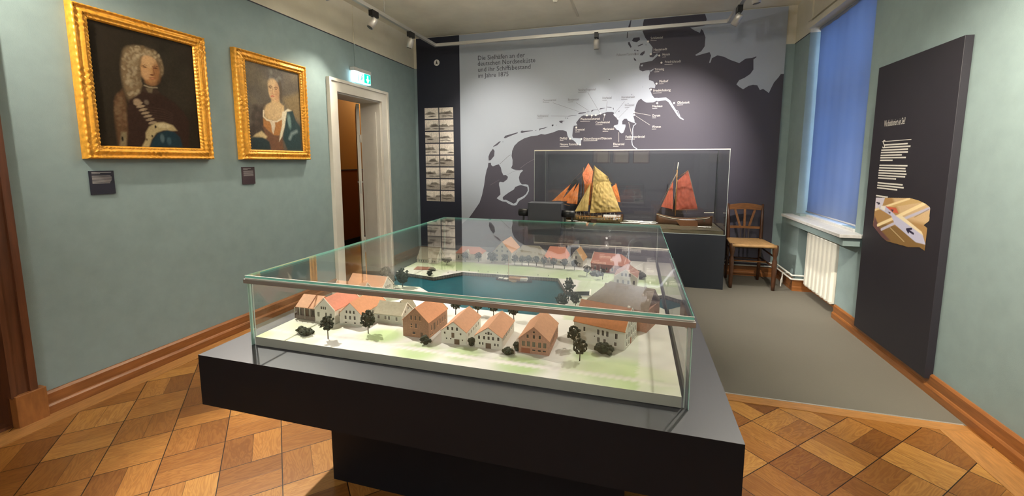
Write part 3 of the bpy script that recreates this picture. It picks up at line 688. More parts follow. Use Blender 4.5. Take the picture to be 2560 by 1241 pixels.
house('large model barn with broad grey brown thatched roof at the right', (-.128, 1.275), -20, 184, 112, 62, 112, 'x', M['brickp'], M['rb'], [('f', 165, 34, 8, 15), ('f', 150, 34, 8, 15), ('f', 120, 34, 8, 15), ('r', 25, 30, 8, 14), ('r', 80, 30, 8, 14)], 'large model buildings at the right edge', hip=(48, 0), chim=[(158, 56, 3, M['rb'])])
house('low grey roofed model shed between the large thatched barn and the white house behind it', (-.10, 1.50), -20, 70, 60, 12, 44, 'x', M['hg'], M['rb'], [], 'large model buildings at the right edge')
house('white two storey model house with brown roof and tall windows behind the large thatched barn', (-.066, 1.660), -4, 86, 110, 36, 64, 'y', M['hw'], mat('roof_dark_red', (.30, .14, .10), .8), [('f', x, 46, 7, 11) for x in (30, 44, 58)]+[('f', x, 18, 7, 14) for x in (14, 34, 54, 74)], 'large model buildings at the right edge', verge='f')
B_ = 'model houses behind the near row on the left'
house('long dusty pink roofed model house with white windowed gable near the left channel', (-.985, 1.275), -4, 150, 62, 40, 72, 'x', M['hw'], M['rl'], [('r', y, 38, 5, 9) for y in (20, 31, 42)]+[('r', y, 20, 5, 10) for y in (10, 24, 38, 52)], B_, verge='r')
house('small pink roofed model house with white gable edges just behind the near row at left', (-.978, 1.185), -1, 118, 60, 40, 70, 'x', M['hw'], M['rl'], [('r', y, 20, 5, 10) for y in (14, 30, 46)], B_, verge='lr')
A_ = 'model houses on the far shore'
def porch2(t, B, w, d, he, hr): B(MB().box(.070, .078, -.012, .01, 0, he+.004), 'porch', M['hw'])
house('long model cottage with steep grey thatched roof on the left peninsula', (-1.0+.01, 1.795), -1, 104, 84, 18, 66, 'x', M['hw'], M['rg'], [('f', x, 9, 4, 8) for x in (12, 24, 36, 48, 60, 84, 94)]+[('r', y, 10, 6, 12) for y in (14, 32, 52, 70)]+[('r', y, 34, 6, 11) for y in (32, 52)], A_, verge='r', wing=porch2)
def gab(x0, x1, z0, zt, wm, rm):
    def f(t, B, w, d, he, hr):
        m_ = (x0+x1)/2000
        B(MB().prism([(x0/1000, 0), (x1/1000, 0), (x1/1000, z0/1000), (m_, zt/1000), (x0/1000, z0/1000)], 'y', -.008, d/2), 'front_gable', wm)
        B(MB().bar((x0/1000-.002, -.009, z0/1000), (m_, -.009, zt/1000+.001), .02, .0015, (0, 0, 1)).bar((x1/1000+.002, -.009, z0/1000), (m_, -.009, zt/1000+.001), .02, .0015, (0, 0, 1)), 'gable_roof', rm)
        B(MB().box(m_-.010, m_-.004, -.009, -.0078, .010, .022).box(m_+.004, m_+.010, -.009, -.0078, .010, .022).box(m_-.003, m_+.003, -.009, -.0078, .030, .040), 'gable_windows', M['panel'])
    return f
house('red hipped model house with white front gable, leftmost red roof of the far row', (-.835, 1.90), 3, 132, 80, 32, 58, 'x', M['hw'], M['rr'], [('f', 15, 14, 5, 12), ('f', 100, 14, 5, 12), ('f', 118, 14, 5, 12)], A_, hip=(18, 22), wing=gab(38, 78, 26, 50, M['hw'], M['rg']))
house('tallest white model house with steep pale orange roof in the middle of the far row', (-.642, 1.900), 0, 92, 150, 50, 100, 'y', M['hw'], M['rp'], [('f', x, z, 8, 9) for z in (12, 34, 56) for x in (20, 46, 72)]+[('f', 46, 76, 8, 9)]+[('r', y, 30, 8, 10) for y in (15, 40, 65, 90, 120)], A_)
house('low model house with broad thatched roof behind the row of trees on the far shore', (-.545, 1.930), 0, 142, 110, 22, 72, 'x', M['hw'], M['rg'], [('f', x, 10, 6, 9) for x in (15, 40, 65, 90, 115)], A_, hip=(26, 30))
house('model house with vivid coral hipped roof and small white gable right of the thatched roof', (-.400, 1.925), 0, 108, 100, 30, 76, 'x', M['hw'], mat('roof_coral', (.78, .27, .15), .8), [('f', x, 14, 6, 10) for x in (12, 30, 80, 98)], A_, hip=(20, 14), wing=gab(8, 52, 18, 40, M['hw'], mat('roof_coral_2', (.78, .27, .15), .8)))
house('narrow white gabled model house with amber roof on the far shore at right', (-.279, 1.925), -6, 62, 90, 30, 76, 'y', M['hw'], mat('roof_amber', (.58, .30, .10), .8), [('f', x, 12, 7, 12) for x in (14, 31, 48)]+[('f', 31, 42, 7, 12)], A_, verge='f')
house('wide dark red brick model house with reddish roof near the far right corner', (-.175, 1.86), -10, 150, 110, 36, 74, 'x', mat('model_red_brick', (.30, .11, .08), .8), mat('roof_dull_red', (.48, .18, .12), .8), [('f', x, 16, 7, 12) for x in (20, 45, 70, 95, 120)], A_, hip=(0, 30), verge='l')

# ---- trees and bushes
def tree(label, x, y, h, r, group, flat=1.0, name='model_tree', seed=0):
    R = random.Random(seed+int(x*1000)); t = thing(name, label, 'model tree', (x, y, ZB), 0, group)
    hc = h-r*flat
    MB().tube([(0, 0, -.001), (r*.05*R.uniform(-1, 1), 0, hc*.5), (0, 0, hc+r*.2)], [.0016, .0013, .0009], 6).build('trunk', M['trunk'], t, world=False)
    mb = MB(); n_ = 40; mb.ico((0, 0, hc), r*.55, 2, 0, (1, 1, flat), None, .3)
    for k in range(n_):
        z = 1-2*(k+.5)/n_; a = k*2.399+R.random(); q = math.sqrt(1-z*z)*R.uniform(.62, 1.0)
        rot = Matrix.Rotation(R.uniform(0, 6), 3, 'X') @ Matrix.Rotation(R.uniform(0, 6), 3, 'Y')
        mb.ico((r*q*math.cos(a), r*q*math.sin(a), hc+r*flat*z*.85), r*R.uniform(.20, .36), 1, 0, (1, .85, .5), rot, .5)
    mb.build('crown', M['leaf'], t, world=False); return t
def bush(label, x, y, rx, rz, group, n_=22, two=False):
    t = thing('model_bush', label, 'model bush', (x, y, ZB), 0, group); mb = MB(); R = random.Random(int(x*999)+5)
    for c in ([(0, 0)] if not two else [(-rx*.45, rx*.25), (rx*.45, -rx*.1)]):
        s_ = 1 if not two else .72
        mb.ico((c[0], c[1], rz*.4*s_), rx*s_*.66, 2, 0, (1, 1, rz/rx*.75), None, .25)
        for k in range(n_):
            a = R.uniform(0, 6.28); e_ = R.uniform(0, 1.4)
            mb.ico((c[0]+rx*s_*.8*math.cos(a)*math.cos(e_), c[1]+rx*s_*.8*math.sin(a)*math.cos(e_), rz*s_*(.25+.62*math.sin(e_))), rx*s_*R.uniform(.22, .38), 1, 0, (1, .9, .7), Matrix.Rotation(R.uniform(0, 6), 3, 'X'), .6)
    mb.build('foliage', M['leaf'], t, world=False); return t
G1 = 'trees in front of the near row'
tree('small dark model tree before the salmon roofed house, leftmost at the front edge', -.789, .930, .064, .0185, G1, 1.05)
tree('bushy model tree in front of the orange roofed white house, left of the grey cottage', -.706, .992, .068, .0215, G1, 1.15)
tree('rear tree of the pair standing left of the long white model house', -.138, 1.055, .060, .0180, G1, 1.0)
tree('front tree of the pair standing left of the long white model house', -.115, .990, .056, .0175, G1, 1.1)
G2 = 'trees along the near quay'
for (x, y), lb in zip([(-.711, 1.225), (-.53, 1.197), (-.461, 1.211), (-.408, 1.208), (-.339, 1.197)],
    ['quayside model tree behind the grey roofed cottage', 'quayside model tree just right of the brown brick house roof', 'quayside model tree behind the ridge of the light terracotta warehouse',
     'quayside model tree between the two white warehouses, seen under the steel rail', 'quayside model tree between the white warehouse and the pink brick warehouse']):
    tree(lb, x, y, .0415, .0155, G2, .72)
G3 = 'cluster of trees by the left water channel'
tree('tall model tree at the left waterside, rightmost of the three by the pink roof', -.845, 1.415, .075, .024, G3, 1.3)
tree('model tree nearest the pink roofed house gable by the left water channel', -.880, 1.385, .062, .020, G3, 1.3)
tree('pale hazy model tree furthest left behind the pink roofed house', -.925, 1.43, .072, .022, G3, 1.2)
G4 = 'trees at the right corner of the harbour basin'
tree('tallest columnar model tree at the right corner of the basin', -.207, 1.425, .085, .019, G4, 1.5)
tree('model tree at the left foot of the columnar tree beside the basin', -.218, 1.352, .050, .021, G4, 1.0)
tree('model tree between the columnar tree and the brown roof at the basin corner', -.176, 1.372, .050, .018, G4, 1.0)
G5 = 'row of trees along the far shore'
far = [(-.772, 1.866, 'before the leftmost red roof'), (-.71, 1.884, 'right of the leftmost red roof'), (-.641, 1.880, 'left of the tallest white house'),
       (-.576, 1.880, 'in front of the tallest white house gable'), (-.526, 1.875, 'at the right corner of the tallest white house'), (-.491, 1.873, 'at the left end of the thatched roof'),
       (-.462, 1.882, 'before the middle of the thatched roof'), (-.425, 1.882, 'at the right end of the thatched roof'), (-.387, 1.871, 'before the left of the coral roof'),
       (-.342, 1.861, 'before the middle of the coral roof'), (-.291, 1.861, 'between the coral roof and the amber roof'), (-.246, 1.852, 'in front of the amber roofed gable'), (-.182, 1.767, 'alone at the right of the row')]
for i, (x, y, s_) in enumerate(far): tree('grey green far shore tree '+s_, x, y, .047 if i != 2 else .052, .0165 if i != 2 else .023, G5, .9, seed=i)
tree('small flat topped model tree between the thatched cottage and the leftmost red roof', -.833, 1.791, .032, .022, G5, .4)
tree('slim bare looking model tree by the low shed at the far right', -.115, 1.735, .045, .012, G5, .8)
G6 = 'bushes on the landscape board'
bush('double round bush at the front left corner of the landscape board', -.875, .940, .026, .026, G6, two=True)
bush('round bush at the front right corner of the brown brick house', -.519, .975, .0155, .024, G6)
bush('bush in the gap between the two white warehouses', -.398, .999, .012, .022, G6)
bush('low front bush beside the left corner of the pink brick warehouse', -.292, .977, .0155, .018, G6)
bush('taller bush close to the left wall of the pink brick warehouse', -.276, 1.005, .013, .022, G6)
bush('large bush in front of the long white house', -.063, 1.050, .024, .026, G6, 30)
bush('dark bush at the far right behind the large thatched barn', .030, 1.80, .030, .028, G6)
bush('round bush at the tip of the left peninsula beside the water', -.821, 1.592, .0135, .022, G6)
bush('bush at the end of the red yard on the left peninsula', -.850, 1.672, .016, .014, G6)
bush('low hedge clump on the green at the right of the far shore', -.145, 1.80, .030, .014, G6)
# ---- bollards
bq = [(563, 915), (742, 925), (932, 940), (1118, 955), (1310, 965), (1900, 1000), (2100, 1015), (325, 918), (155, 955)]
b0 = None
for i, (a, b) in enumerate(bq):
    p = onZ(1100+a/7.757, 560+b/7.757, ZB)
    if b0 is None:
        b0 = MB().tube([(p.x, p.y, ZB), (p.x, p.y, ZB+.005)], .0011, 6).build('mooring_post', M['hull']); o = b0
    else: o = b0.copy(); COL.objects.link(o)
    o.location = Vector((p.x, p.y, ZB))*K
    tag(o, 'tiny dark mooring post on the far quay of the model harbour', 'mooring post', 'mooring posts on the far quay')
# ---- model barge in the harbour
def hull_mesh(mb, x0, x1, y, z0, h, bw, sheer=.3, mi=0, n=18, rail=None, deck=None):
    secs = []
    for i in range(n+1):
        u = i/n; w_ = bw*max(.02, (1-abs(2*u-1)**2.6)); zt = z0+h*(1+sheer*(2*u-1)**2*(1.2 if u < .5 else .8))
        x = x0+(x1-x0)*u
        secs.append([(x, y-w_, zt), (x, y-w_*.92, z0+h*.45), (x, y-w_*.6, z0), (x, y+w_*.6, z0), (x, y+w_*.92, z0+h*.45), (x, y+w_, zt)])
    vs = [p for s_ in secs for p in s_]; fs = []
    for i in range(n):
        for k in range(5): fs.append((i*6+k, i*6+k+1, (i+1)*6+k+1, (i+1)*6+k))
        fs.append((i*6+5, i*6, (i+1)*6, (i+1)*6+5))
    fs += [tuple(range(6)), tuple(n*6+k for k in range(6))]
    mb.add(vs, fs, mi, True)
    return secs
bt = thing('model_barge', 'small dark hulled sailing barge with varnished hatch moored in the model harbour', 'model boat', (-.47, 1.655, ZW))
mb = MB(); hull_mesh(mb, -.549, -.392, 1.657, ZW-.001, .0085, .0155, .5); mb.build('hull', M['hull'], bt)
MB().box(-.490, -.440, 1.648, 1.666, ZW+.007, ZW+.0155).build('cargo_hatch', M['varn'], bt)
MB().box(-.440, -.412, 1.646, 1.667, ZW+.007, ZW+.0165).box(-.512, -.495, 1.645, 1.668, ZW+.007, ZW+.010).box(-.535, -.518, 1.650, 1.664, ZW+.008, ZW+.011).build('white_cabin', M['hw'], bt)
MB().tube([(-.4915, 1.657, ZW+.006), (-.4925, 1.657, .609)], [.0012, .0006], 6).build('mast', M['varn'], bt)
MB().tube([(-.490, 1.657, ZW+.020), (-.415, 1.657, ZW+.020)], .0018, 6).build('boom', M['varn'], bt)
MB().prism([(-.487, ZW+.009), (-.453, ZW+.009), (-.455, ZW+.003), (-.468, ZW+.0), (-.484, ZW+.006)], 'y', 1.6395, 1.641).build('leeboard', mat('leeboard', (.45, .29, .13), .6), bt)

# ---- viewer box on the back ledge of the table
vs_ = thing('peephole_viewer', 'dark slate viewer box with black cylindrical eyepieces behind the glass showcase', 'viewer', (-.45, 2.24, ZT))
MB().box(-.547, -.368, 2.2, 2.285, ZT, .780).build('viewer_body', mat('slate_blue', (.038, .042, .055), .5), vs_, bevel=.003)
p = onY(1309.5, 531, 2.235); MB().tube([(-.600, 2.235, p.z), (-.545, 2.235, p.z)], .0205, 18).tube([(-.604, 2.235, p.z), (-.598, 2.235, p.z)], .018, 18).build('eyepiece', M['black'], vs_)
MB().box(-.582, -.573, 2.231, 2.239, ZT, p.z-.015).build('stand', M['black'], vs_)
p = onY(1420, 535, 2.235); MB().tube([(-.370, 2.235, p.z), (-.300, 2.235, p.z)], .0185, 18).build('eyepiece', M['black'], vs_)
MB().box(-.357, -.347, 2.231, 2.239, ZT, p.z-.015).build('stand', M['black'], vs_); MB().box(-.318, -.308, 2.231, 2.239, ZT, p.z-.015).build('stand', M['black'], vs_)

# ================================================================== SHIP SHOWCASE
CX0, CX1, CYF, CYB, CZ0, CZ1 = -.828, .681, 3.565, 4.04, .430, 1.092
tag(MB().box(CX0-.003, CX1+.003, CYF-.004, CYB, 0, CZ0).build('plinth', mat('plinth_navy', (.012, .016, .024), .6), None, bevel=.001), 'tall dark navy plinth carrying the glass case with sailing ships', 'plinth')
sc = thing('ship_showcase', 'wide glass showcase with sailing ship models in front of the wall map', 'glass case', (-.07, 3.8, CZ0))
t2 = .0058
for nm, b in (('front_pane', (CX0, CX1, CYF, CYF+t2, CZ0, CZ1-t2)), ('back_pane', (CX0, CX1, CYB-t2, CYB, CZ0, CZ1-t2)), ('side_pane', (CX0, CX0+t2, CYF+.007, CYB-.007, CZ0, CZ1-t2)), ('side_pane', (CX1-t2, CX1, CYF+.007, CYB-.007, CZ0, CZ1-t2)), ('top_pane', (CX0, CX1, CYF, CYB, CZ1-t2+.0002, CZ1))):
    MB().box(*b).build(nm, M['glass'], sc)
mb = MB()
for x in (CX0-.0015, CX1-.003): mb.box(x, x+.0042, CYF-.0008, CYF, CZ0, CZ1); mb.box(x, x+.0042, CYB, CYB+.0008, CZ0, CZ1)
mb.box(CX0, CX1, CYF-.001, CYF-.0002, CZ0, CZ0+.004)
mb.build('glass_joint', M['gedge_l'], sc)
MB().box(CX0-.001, CX1+.001, CYF-.0012, CYF-.0002, CZ1-.0075, CZ1+.0006).box(CX1, CX1+.001, CYF, CYB, CZ1-.006, CZ1).build('top_edge', mat('lit_edge', (.85, .80, .68), .3), sc)  # pale colour paints the spot-lit gleam of the top glass edge
ZS = .461
sb = thing('sea_diorama', 'dark green brown sculpted sea surface with white foam under the ship models', 'sea base', (-.07, 3.8, CZ0))
def seaf(u, v):
    x = CX0+.012+u*(CX1-CX0-.024); y = CYF+.014+v*(CYB-CYF-.028)
    return (x, y, ZS+.006*noise.noise(Vector((x*9, y*16, 0)))+.002*noise.noise(Vector((x*40, y*50, 4))))
mb = MB().grid(seaf, 150, 40)
x0, x1, y0, y1 = CX0+.012, CX1-.012, CYF+.014, CYB-.014
for (a, b) in (((x0, y0), (x1, y0)), ((x1, y0), (x1, y1)), ((x1, y1), (x0, y1)), ((x0, y1), (x0, y0))): mb.add([(*a, CZ0), (*b, CZ0), (*b, ZS-.002), (*a, ZS-.002)], [(0, 1, 2, 3)])
mb.build('sea_surface', M['sea2'], sb)
mb = MB()
for x, y, L_, a in ((-.03, 3.80, .16, .1), (.05, 3.86, .20, .05), (.12, 3.90, .17, .12), (.0, 3.93, .16, 0), (.10, 3.79, .10, .2), (-.52, 3.79, .12, 0), (-.44, 3.72, .10, .1), (.55, 3.72, .10, 0), (.18, 3.84, .09, .3)):
    r_ = 10
    mb.grid(lambda u, v: (x+(u-.5)*L_, y+(v-.5)*.022*(1-(2*u-1)**2)+(u-.5)*a*.3+.006*noise.noise(Vector((u*9, x*50, v*3))), ZS+.007+.004*math.sin(v*3.14)+.003*noise.noise(Vector((u*14, v*6, x)))), r_*2, 4)
mb.build('foam', M['foam'], sb)
def sail(mb, pts, Y, bulge=.02, n=24, wr=.003, mi=0):
    """pts: 3 or 4 px corners on plane Y (tl, tr, br, bl)"""
    P = [onY(a, b, Y) for a, b in pts]
    if len(P) == 3: P = [P[0], P[0].lerp(P[1], .02), P[1], P[2]]
    def f(u, v):
        a = P[0].lerp(P[1], u); b = P[3].lerp(P[2], u); q = a.lerp(b, v)
        q.y -= bulge*math.sin(math.pi*min(max(u, 0), 1))*math.sin(math.pi*v)**.7
        q.y += 1.5*wr*noise.noise(Vector((u*8, v*9, q.x*3)))+wr*1.1*noise.noise(Vector((u*20, v*18, 5)))
        return q
    mb.grid(f, n, n, mi)
    mb.grid(lambda u, v: f(u, v)+Vector((0, .0012, 0)), n, n, mi); return mb
def rope(mb, pts, Y, r=.0012, n=5): return mb.tube([onY(a, b, Y) for a, b in pts], r, n)
# front two-tone ship (tan sails)
Y1 = 3.80
s1 = thing('model_ship', 'model sailing ship with large tan sails, frontmost on the left of the ship case', 'model ship', (onY(1495, 557, Y1).x, Y1, ZS))
a = onY(1434, 545, Y1); b = onY(1556, 545, Y1); zb_ = onY(1490, 558, Y1).z
mb = MB(); zb_ = ZS; hull_mesh(mb, a.x, b.x, Y1, ZS-.004, .050, .045, .25); mb.build('hull', mat('hull_olive', (.10, .072, .03), .35, noise_amt=.4, nscale=30), s1)
mb = MB()
for i in range(16):
    x = a.x+(b.x-a.x)*(.08+.84*i/15); mb.box(x, x+.004, Y1-.043, Y1-.040, zb_+.030, zb_+.062)
mb.tube([(a.x+.02, Y1-.042, zb_+.056), ((a.x+b.x)/2, Y1-.046, zb_+.050), (b.x-.01, Y1-.040, zb_+.060)], .0025, 6)
mb.build('railing', M['varn'], s1)
MB().box(a.x+(b.x-a.x)*.62, a.x+(b.x-a.x)*.88, Y1-.03, Y1+.03, zb_+.03, zb_+.070).build('white_deckhouse', M['foam'], s1)
MB().box(a.x+(b.x-a.x)*.12, a.x+(b.x-a.x)*.45, Y1-.028, Y1+.028, zb_+.03, zb_+.05).box(a.x+(b.x-a.x)*.50, a.x+(b.x-a.x)*.58, Y1-.02, Y1+.02, zb_+.03, zb_+.06).build('cargo_hatch', M['deck'], s1)
MB().prism([(onY(1477, 546, Y1).x, zb_+.034), (onY(1494, 546, Y1).x, zb_+.034), (onY(1491, 546, Y1).x, zb_-.002), (onY(1479, 546, Y1).x, zb_+.004)], 'y', Y1-.054, Y1-.050).build('leeboard', M['hullb'], s1)
mb = MB(); rope(mb, [(1474, 552), (1480, 460), (1486, 414)], Y1, .0048, 8); mb.build('mast', M['spar'], s1)
mb = MB(); rope(mb, [(1476, 533), (1555, 530)], Y1-.006, .004, 6); rope(mb, [(1482, 466), (1521, 443)], Y1-.006, .003, 6); mb.build('boom', M['spar'], s1)
mb = MB(); sail(mb, [(1483, 466), (1521, 446), (1552, 529), (1475, 533)], Y1-.012, .035, 34, .006); mb.build('mainsail', M['sailt'], s1)
mb = MB(); sail(mb, [(1486, 415), (1531, 460), (1482, 465)], Y1-.008, .012, 14, .005); sail(mb, [(1486, 415), (1521, 443), (1482, 465)], Y1-.010, .012, 14, .005); mb.build('topsail', M['sailt'], s1)
mb = MB(); sail(mb, [(1476, 458), (1470, 528), (1437, 529)], Y1-.015, .02, 16, .004); mb.build('foresail', M['sailt'], s1)
mb = MB()
for A, B_2 in (((1486, 416), (1437, 527)), ((1486, 416), (1436, 540)), ((1482, 466), (1490, 540)), ((1482, 466), (1467, 540)), ((1521, 445), (1552, 528))): rope(mb, [A, B_2], Y1-.004, .0008)
mb.build('rigging', M['spar'], s1)
# rear ship with orange sails
Y2 = 3.93
s2 = thing('model_ship', 'model sailing ship with orange sails, behind the tan sailed ship', 'model ship', (onY(1470, 540, Y2).x, Y2, ZS))
a = onY(1412, 538, Y2); b = onY(1558, 540, Y2)
mb = MB(); hull_mesh(mb, a.x, b.x, Y2, ZS-.003, .055, .035, .3); mb.build('hull', M['hullb'], s2)
mb = MB()
for i in range(12):
    x = a.x+(b.x-a.x)*(.06+.8*i/11); mb.box(x, x+.004, Y2-.034, Y2-.030, ZS+.045, ZS+.075)
mb.build('railing', M['sparw'], s2)
mb = MB(); rope(mb, [(1456, 545), (1457, 440), (1459, 419)], Y2, .0045, 8); rope(mb, [(1540, 545), (1538, 458)], Y2, .004, 8); mb.build('mast', M['spar'], s2)
mb = MB(); rope(mb, [(1425, 515), (1379, 503)], Y2, .003, 6); mb.build('bowsprit', M['spar'], s2)
mb = MB(); sail(mb, [(1427, 460), (1404, 502), (1380, 503)], Y2-.004, .008, 12, .004); mb.build('flying_jib', M['sailo'], s2)
mb = MB(); sail(mb, [(1441, 459), (1424, 504), (1402, 503)], Y2-.008, .008, 12, .004); mb.build('jib', M['sailo'], s2)
mb = MB(); sail(mb, [(1448, 457), (1443, 511), (1416, 508)], Y2-.012, .008, 12, .004); mb.build('staysail', M['sailo'], s2)
mb = MB(); sail(mb, [(1471, 408), (1484, 430), (1478, 455), (1456, 436)], Y2-.004, .01, 14, .004); sail(mb, [(1456, 436), (1484, 434), (1481, 462), (1461, 462)], Y2-.006, .01, 14, .004); mb.build('topsail', mat('sail_coral', (.78, .24, .11), .8, noise_amt=.15, nscale=30), s2)
mb = MB(); sail(mb, [(1461, 462), (1486, 455), (1488, 512), (1460, 514)], Y2-.010, .015, 14, .004); mb.build('foresail', M['sailo'], s2)
mb = MB(); sail(mb, [(1526, 470), (1541, 459), (1552, 506), (1532, 503)], Y2-.004, .01, 14, .004); mb.build('mizzen_sail', M['sailo'], s2)
mb = MB()
for A, B_2 in (((1457, 440), (1427, 460)), ((1459, 432), (1441, 459)), ((1458, 425), (1381, 503)), ((1457, 440), (1443, 511))): rope(mb, [A, B_2], Y2, .0007)
mb.build('rigging', M['spar'], s2)
# right ship
Y3 = 3.86
s3 = thing('model_ship', 'model sailing boat with red brown sails at the right of the ship case', 'model ship', (onY(1705, 555, Y3).x, Y3, ZS))
a = onY(1641, 545, Y3); b = onY(1781, 545, Y3); zz = ZS
mb = MB(); hull_mesh(mb, a.x, b.x, Y3, zz-.004, .062, .05, .42); mb.build('hull', M['hullb'], s3)
mb = MB(); N_ = 20
def shear(u, off): return (a.x+(b.x-a.x)*u, Y3-.05*max(.02, 1-abs(2*u-1)**2.6)-.002, zz-.004+.062*(1+.42*(2*u-1)**2*(1.2 if u < .5 else .8))+off)
mb.tube([shear(u/N_, -.006) for u in range(0, 9)], .0022, 6); mb.tube([shear(u/N_, -.006) for u in range(14, 20)], .0022, 6); mb.build('white_rubbing_strake', M['sparw'], s3)
mb = MB(); mb.tube([shear(u/N_, .002) for u in range(0, N_+1)], .003, 6); mb.build('gunwale', M['spar'], s3)
MB().prism([(onY(1688, 540, Y3).x, zz+.045), (onY(1741, 540, Y3).x, zz+.045), (onY(1744, 540, Y3).x, zz-.002), (onY(1700, 540, Y3).x, zz-.004)], 'y', Y3-.060, Y3-.056).build('leeboard', mat('leeboard_dark', (.12, .05, .02), .35), s3)
MB().box(a.x+(b.x-a.x)*.35, a.x+(b.x-a.x)*.62, Y3-.03, Y3+.03, zz+.035, zz+.055).box(a.x+(b.x-a.x)*.74, a.x+(b.x-a.x)*.86, Y3-.03, Y3+.03, zz+.035, zz+.066).build('cabin', mat('cabin_green', (.03, .055, .03), .4), s3)
mb = MB(); rope(mb, [(1688, 540), (1692, 450), (1693, 425)], Y3, .0042, 8); mb.build('mast', M['varn'], s3)
mb = MB(); rope(mb, [(1693, 427), (1696, 406)], Y3, .0034, 8); mb.build('mast_top', M['sparw'], s3)
mb = MB(); rope(mb, [(1689, 526), (1744, 525)], Y3-.006, .003, 6); rope(mb, [(1693, 446), (1721, 426)], Y3-.006, .003, 6); mb.build('boom', M['spar'], s3)
mb = MB(); sail(mb, [(1694, 452), (1720, 428), (1744, 522), (1690, 525)], Y3-.010, .02, 20, .004); mb.build('mainsail', M['sailr'], s3)
mb = MB(); sail(mb, [(1683, 452), (1682, 524), (1653, 517)], Y3-.008, .012, 16, .004); mb.build('jib', mat('sail_red_light', (.34, .075, .04), .8, noise_amt=.2, nscale=22), s3)
mb = MB()
for A, B_2 in (((1693, 430), (1643, 525)), ((1694, 430), (1646, 528)), ((1693, 450), (1680, 530)), ((1693, 450), (1716, 530)), ((1693, 450), (1700, 530)), ((1721, 428), (1745, 524)), ((1700, 468), (1718, 535))): rope(mb, [A, B_2], Y3-.004, .0009)
mb.build('rigging', mat('rope_tan', (.35, .27, .17), .8), s3)
MB().bar(onY(1760, 532, Y3), onY(1782, 532, Y3), .003, .004).ico(onY(1783, 532, Y3), .006, 1).build('tiller', M['sparw'], s3)

# ================================================================== WALL MAP
YM = 4.074
wm = thing('wall_map', 'wall sized grey and slate map of the North Sea coast with a dark photo column', 'wall map', (-.5, YM, 0))
def pm(x, y, Y=YM): p = onY(x, y, Y); return (p.x, p.z)
x0, z1_ = pm(1041, 97); xm, _ = pm(1147, 90); x1, _ = pm(1962, 200); x1 = (x1+pm(1926, 606)[0])/2
x0 = (pm(1041, 160)[0]+pm(1052.5, 553)[0])/2; xm = (pm(1147, 90)[0]+pm(1155, 545)[0])/2
MZ0, MZ1 = .10, 2.236
MB().box(xm, x1, YM, YB-.002, MZ0, MZ1).build('map_board', M['sea'], wm)
MB().box(x0, xm, YM-.001, YB-.002, MZ0, MZ1).build('photo_column', M['navymap'], wm)
def cv(pts, sx, ox, oy): return [(ox+a/sx, oy+b/sx) for a, b in pts]
A7 = lambda *p: cv(p, 4.772, 1160, 300)
A5 = lambda *p: cv(p, 6.894, 1320, 200)
A6 = lambda *p: cv(p, 4.433, 1520, 60)
A4 = lambda *p: cv(p, 3.103, 1500, 0)
coast = A7((60,1170),(110,1100),(185,990),(215,900),(240,780),(255,670),(270,600),(285,560),(290,515),(320,512),(325,540),(345,555),(380,540),(415,530),(440,570),(450,620),(470,660),(500,658),(525,680),(515,710),(470,745),(430,740),(418,750),(418,780),(430,830),(435,890),(410,915),(390,935),(420,955),(455,972),(500,978),(530,1000),(570,1018),(605,1022),(630,1015),(645,985),(665,962),(720,930),(755,890),(775,850),(775,810),(765,775),(735,768),(690,770),(665,740),(655,690),(670,640),(705,605),(690,595),(660,603),(620,598),(590,590),(562,575),(578,540),(580,480),(568,430),(575,370),(600,310),(650,260),(720,220),(800,195),(880,185),(920,168),(965,175),(1060,150),(1130,122),(1180,122),(1225,140),(1235,190),(1255,225),(1300,240),(1330,265),(1350,295),(1385,305),(1395,280),(1400,240),(1410,222),(1300,215),(1292,190),(1300,110))
coast += A5((790,790),(850,785),(845,765),(828,740),(880,670),(920,630),(960,610),(1000,620),(1090,608),(1180,612),(1240,592),(1310,568),(1370,553),(1450,553),(1485,565),(1470,600),(1500,632),(1530,660),(1560,700),(1550,765),(1490,785),(1490,810),(1530,860),(1560,865),(1585,905),(1610,922),(1640,915),(1665,860),(1682,800),(1680,768),(1625,765),(1625,710),(1660,670),(1700,668),(1720,700),(1780,728),(1838,742),(1835,690),(1820,640),(1812,590),(1835,530),(1850,480),(1870,410),(1905,350),(1950,325),(1990,365),(2040,390),(2110,395))
coast += A6((440,872),(500,870),(540,852),(575,842),(575,826),(545,818),(515,820),(490,790),(470,740),(455,715),(475,708),(520,712),(526,680),(500,635),(455,622),(452,580),(465,540),(460,512),(420,515),(385,527),(350,510),(345,480),(357,435),(420,422),(490,408),(520,380),(553,350),(545,325),(520,350),(500,370),(462,366),(460,345),(485,340),(495,260),(475,232),(440,190),(412,150),(385,85),(388,0))
coast += A4((340,155),(345,150),(815,108),(828,150),(812,200),(700,214),(735,238),(775,255),(785,225),(800,240),(818,290),(812,360),(785,398),(740,425),(745,434),(800,418),(850,405),(862,432),(845,490),(858,485),(868,452),(910,430),(960,440),(1010,465),(1080,490),(1130,455),(1180,450),(1212,437),(1213,445),(1190,462),(1190,540),(1165,575),(1120,605),(1080,622),(1058,655),(1080,675),(1110,693),(1150,668),(1185,658),(1220,662),(1240,700),(1265,690),(1310,722),(1330,680),(1350,640),(1385,600),(1403,575))
cp = [pm(*q) for q in coast]
cp = [(min(max(q[0], xm+.001), x1-.0005), min(q[1], MZ1-.0005)) for q in cp]
cp += [(x1-.0005, cp[-1][1]), (x1-.0005, MZ0+.001), (xm+.001, MZ0+.001), (xm+.001, pm(1157, 560)[1])]
MB().prism(cp, 'y', YM-.0008, YM).build('land', M['land'], wm)
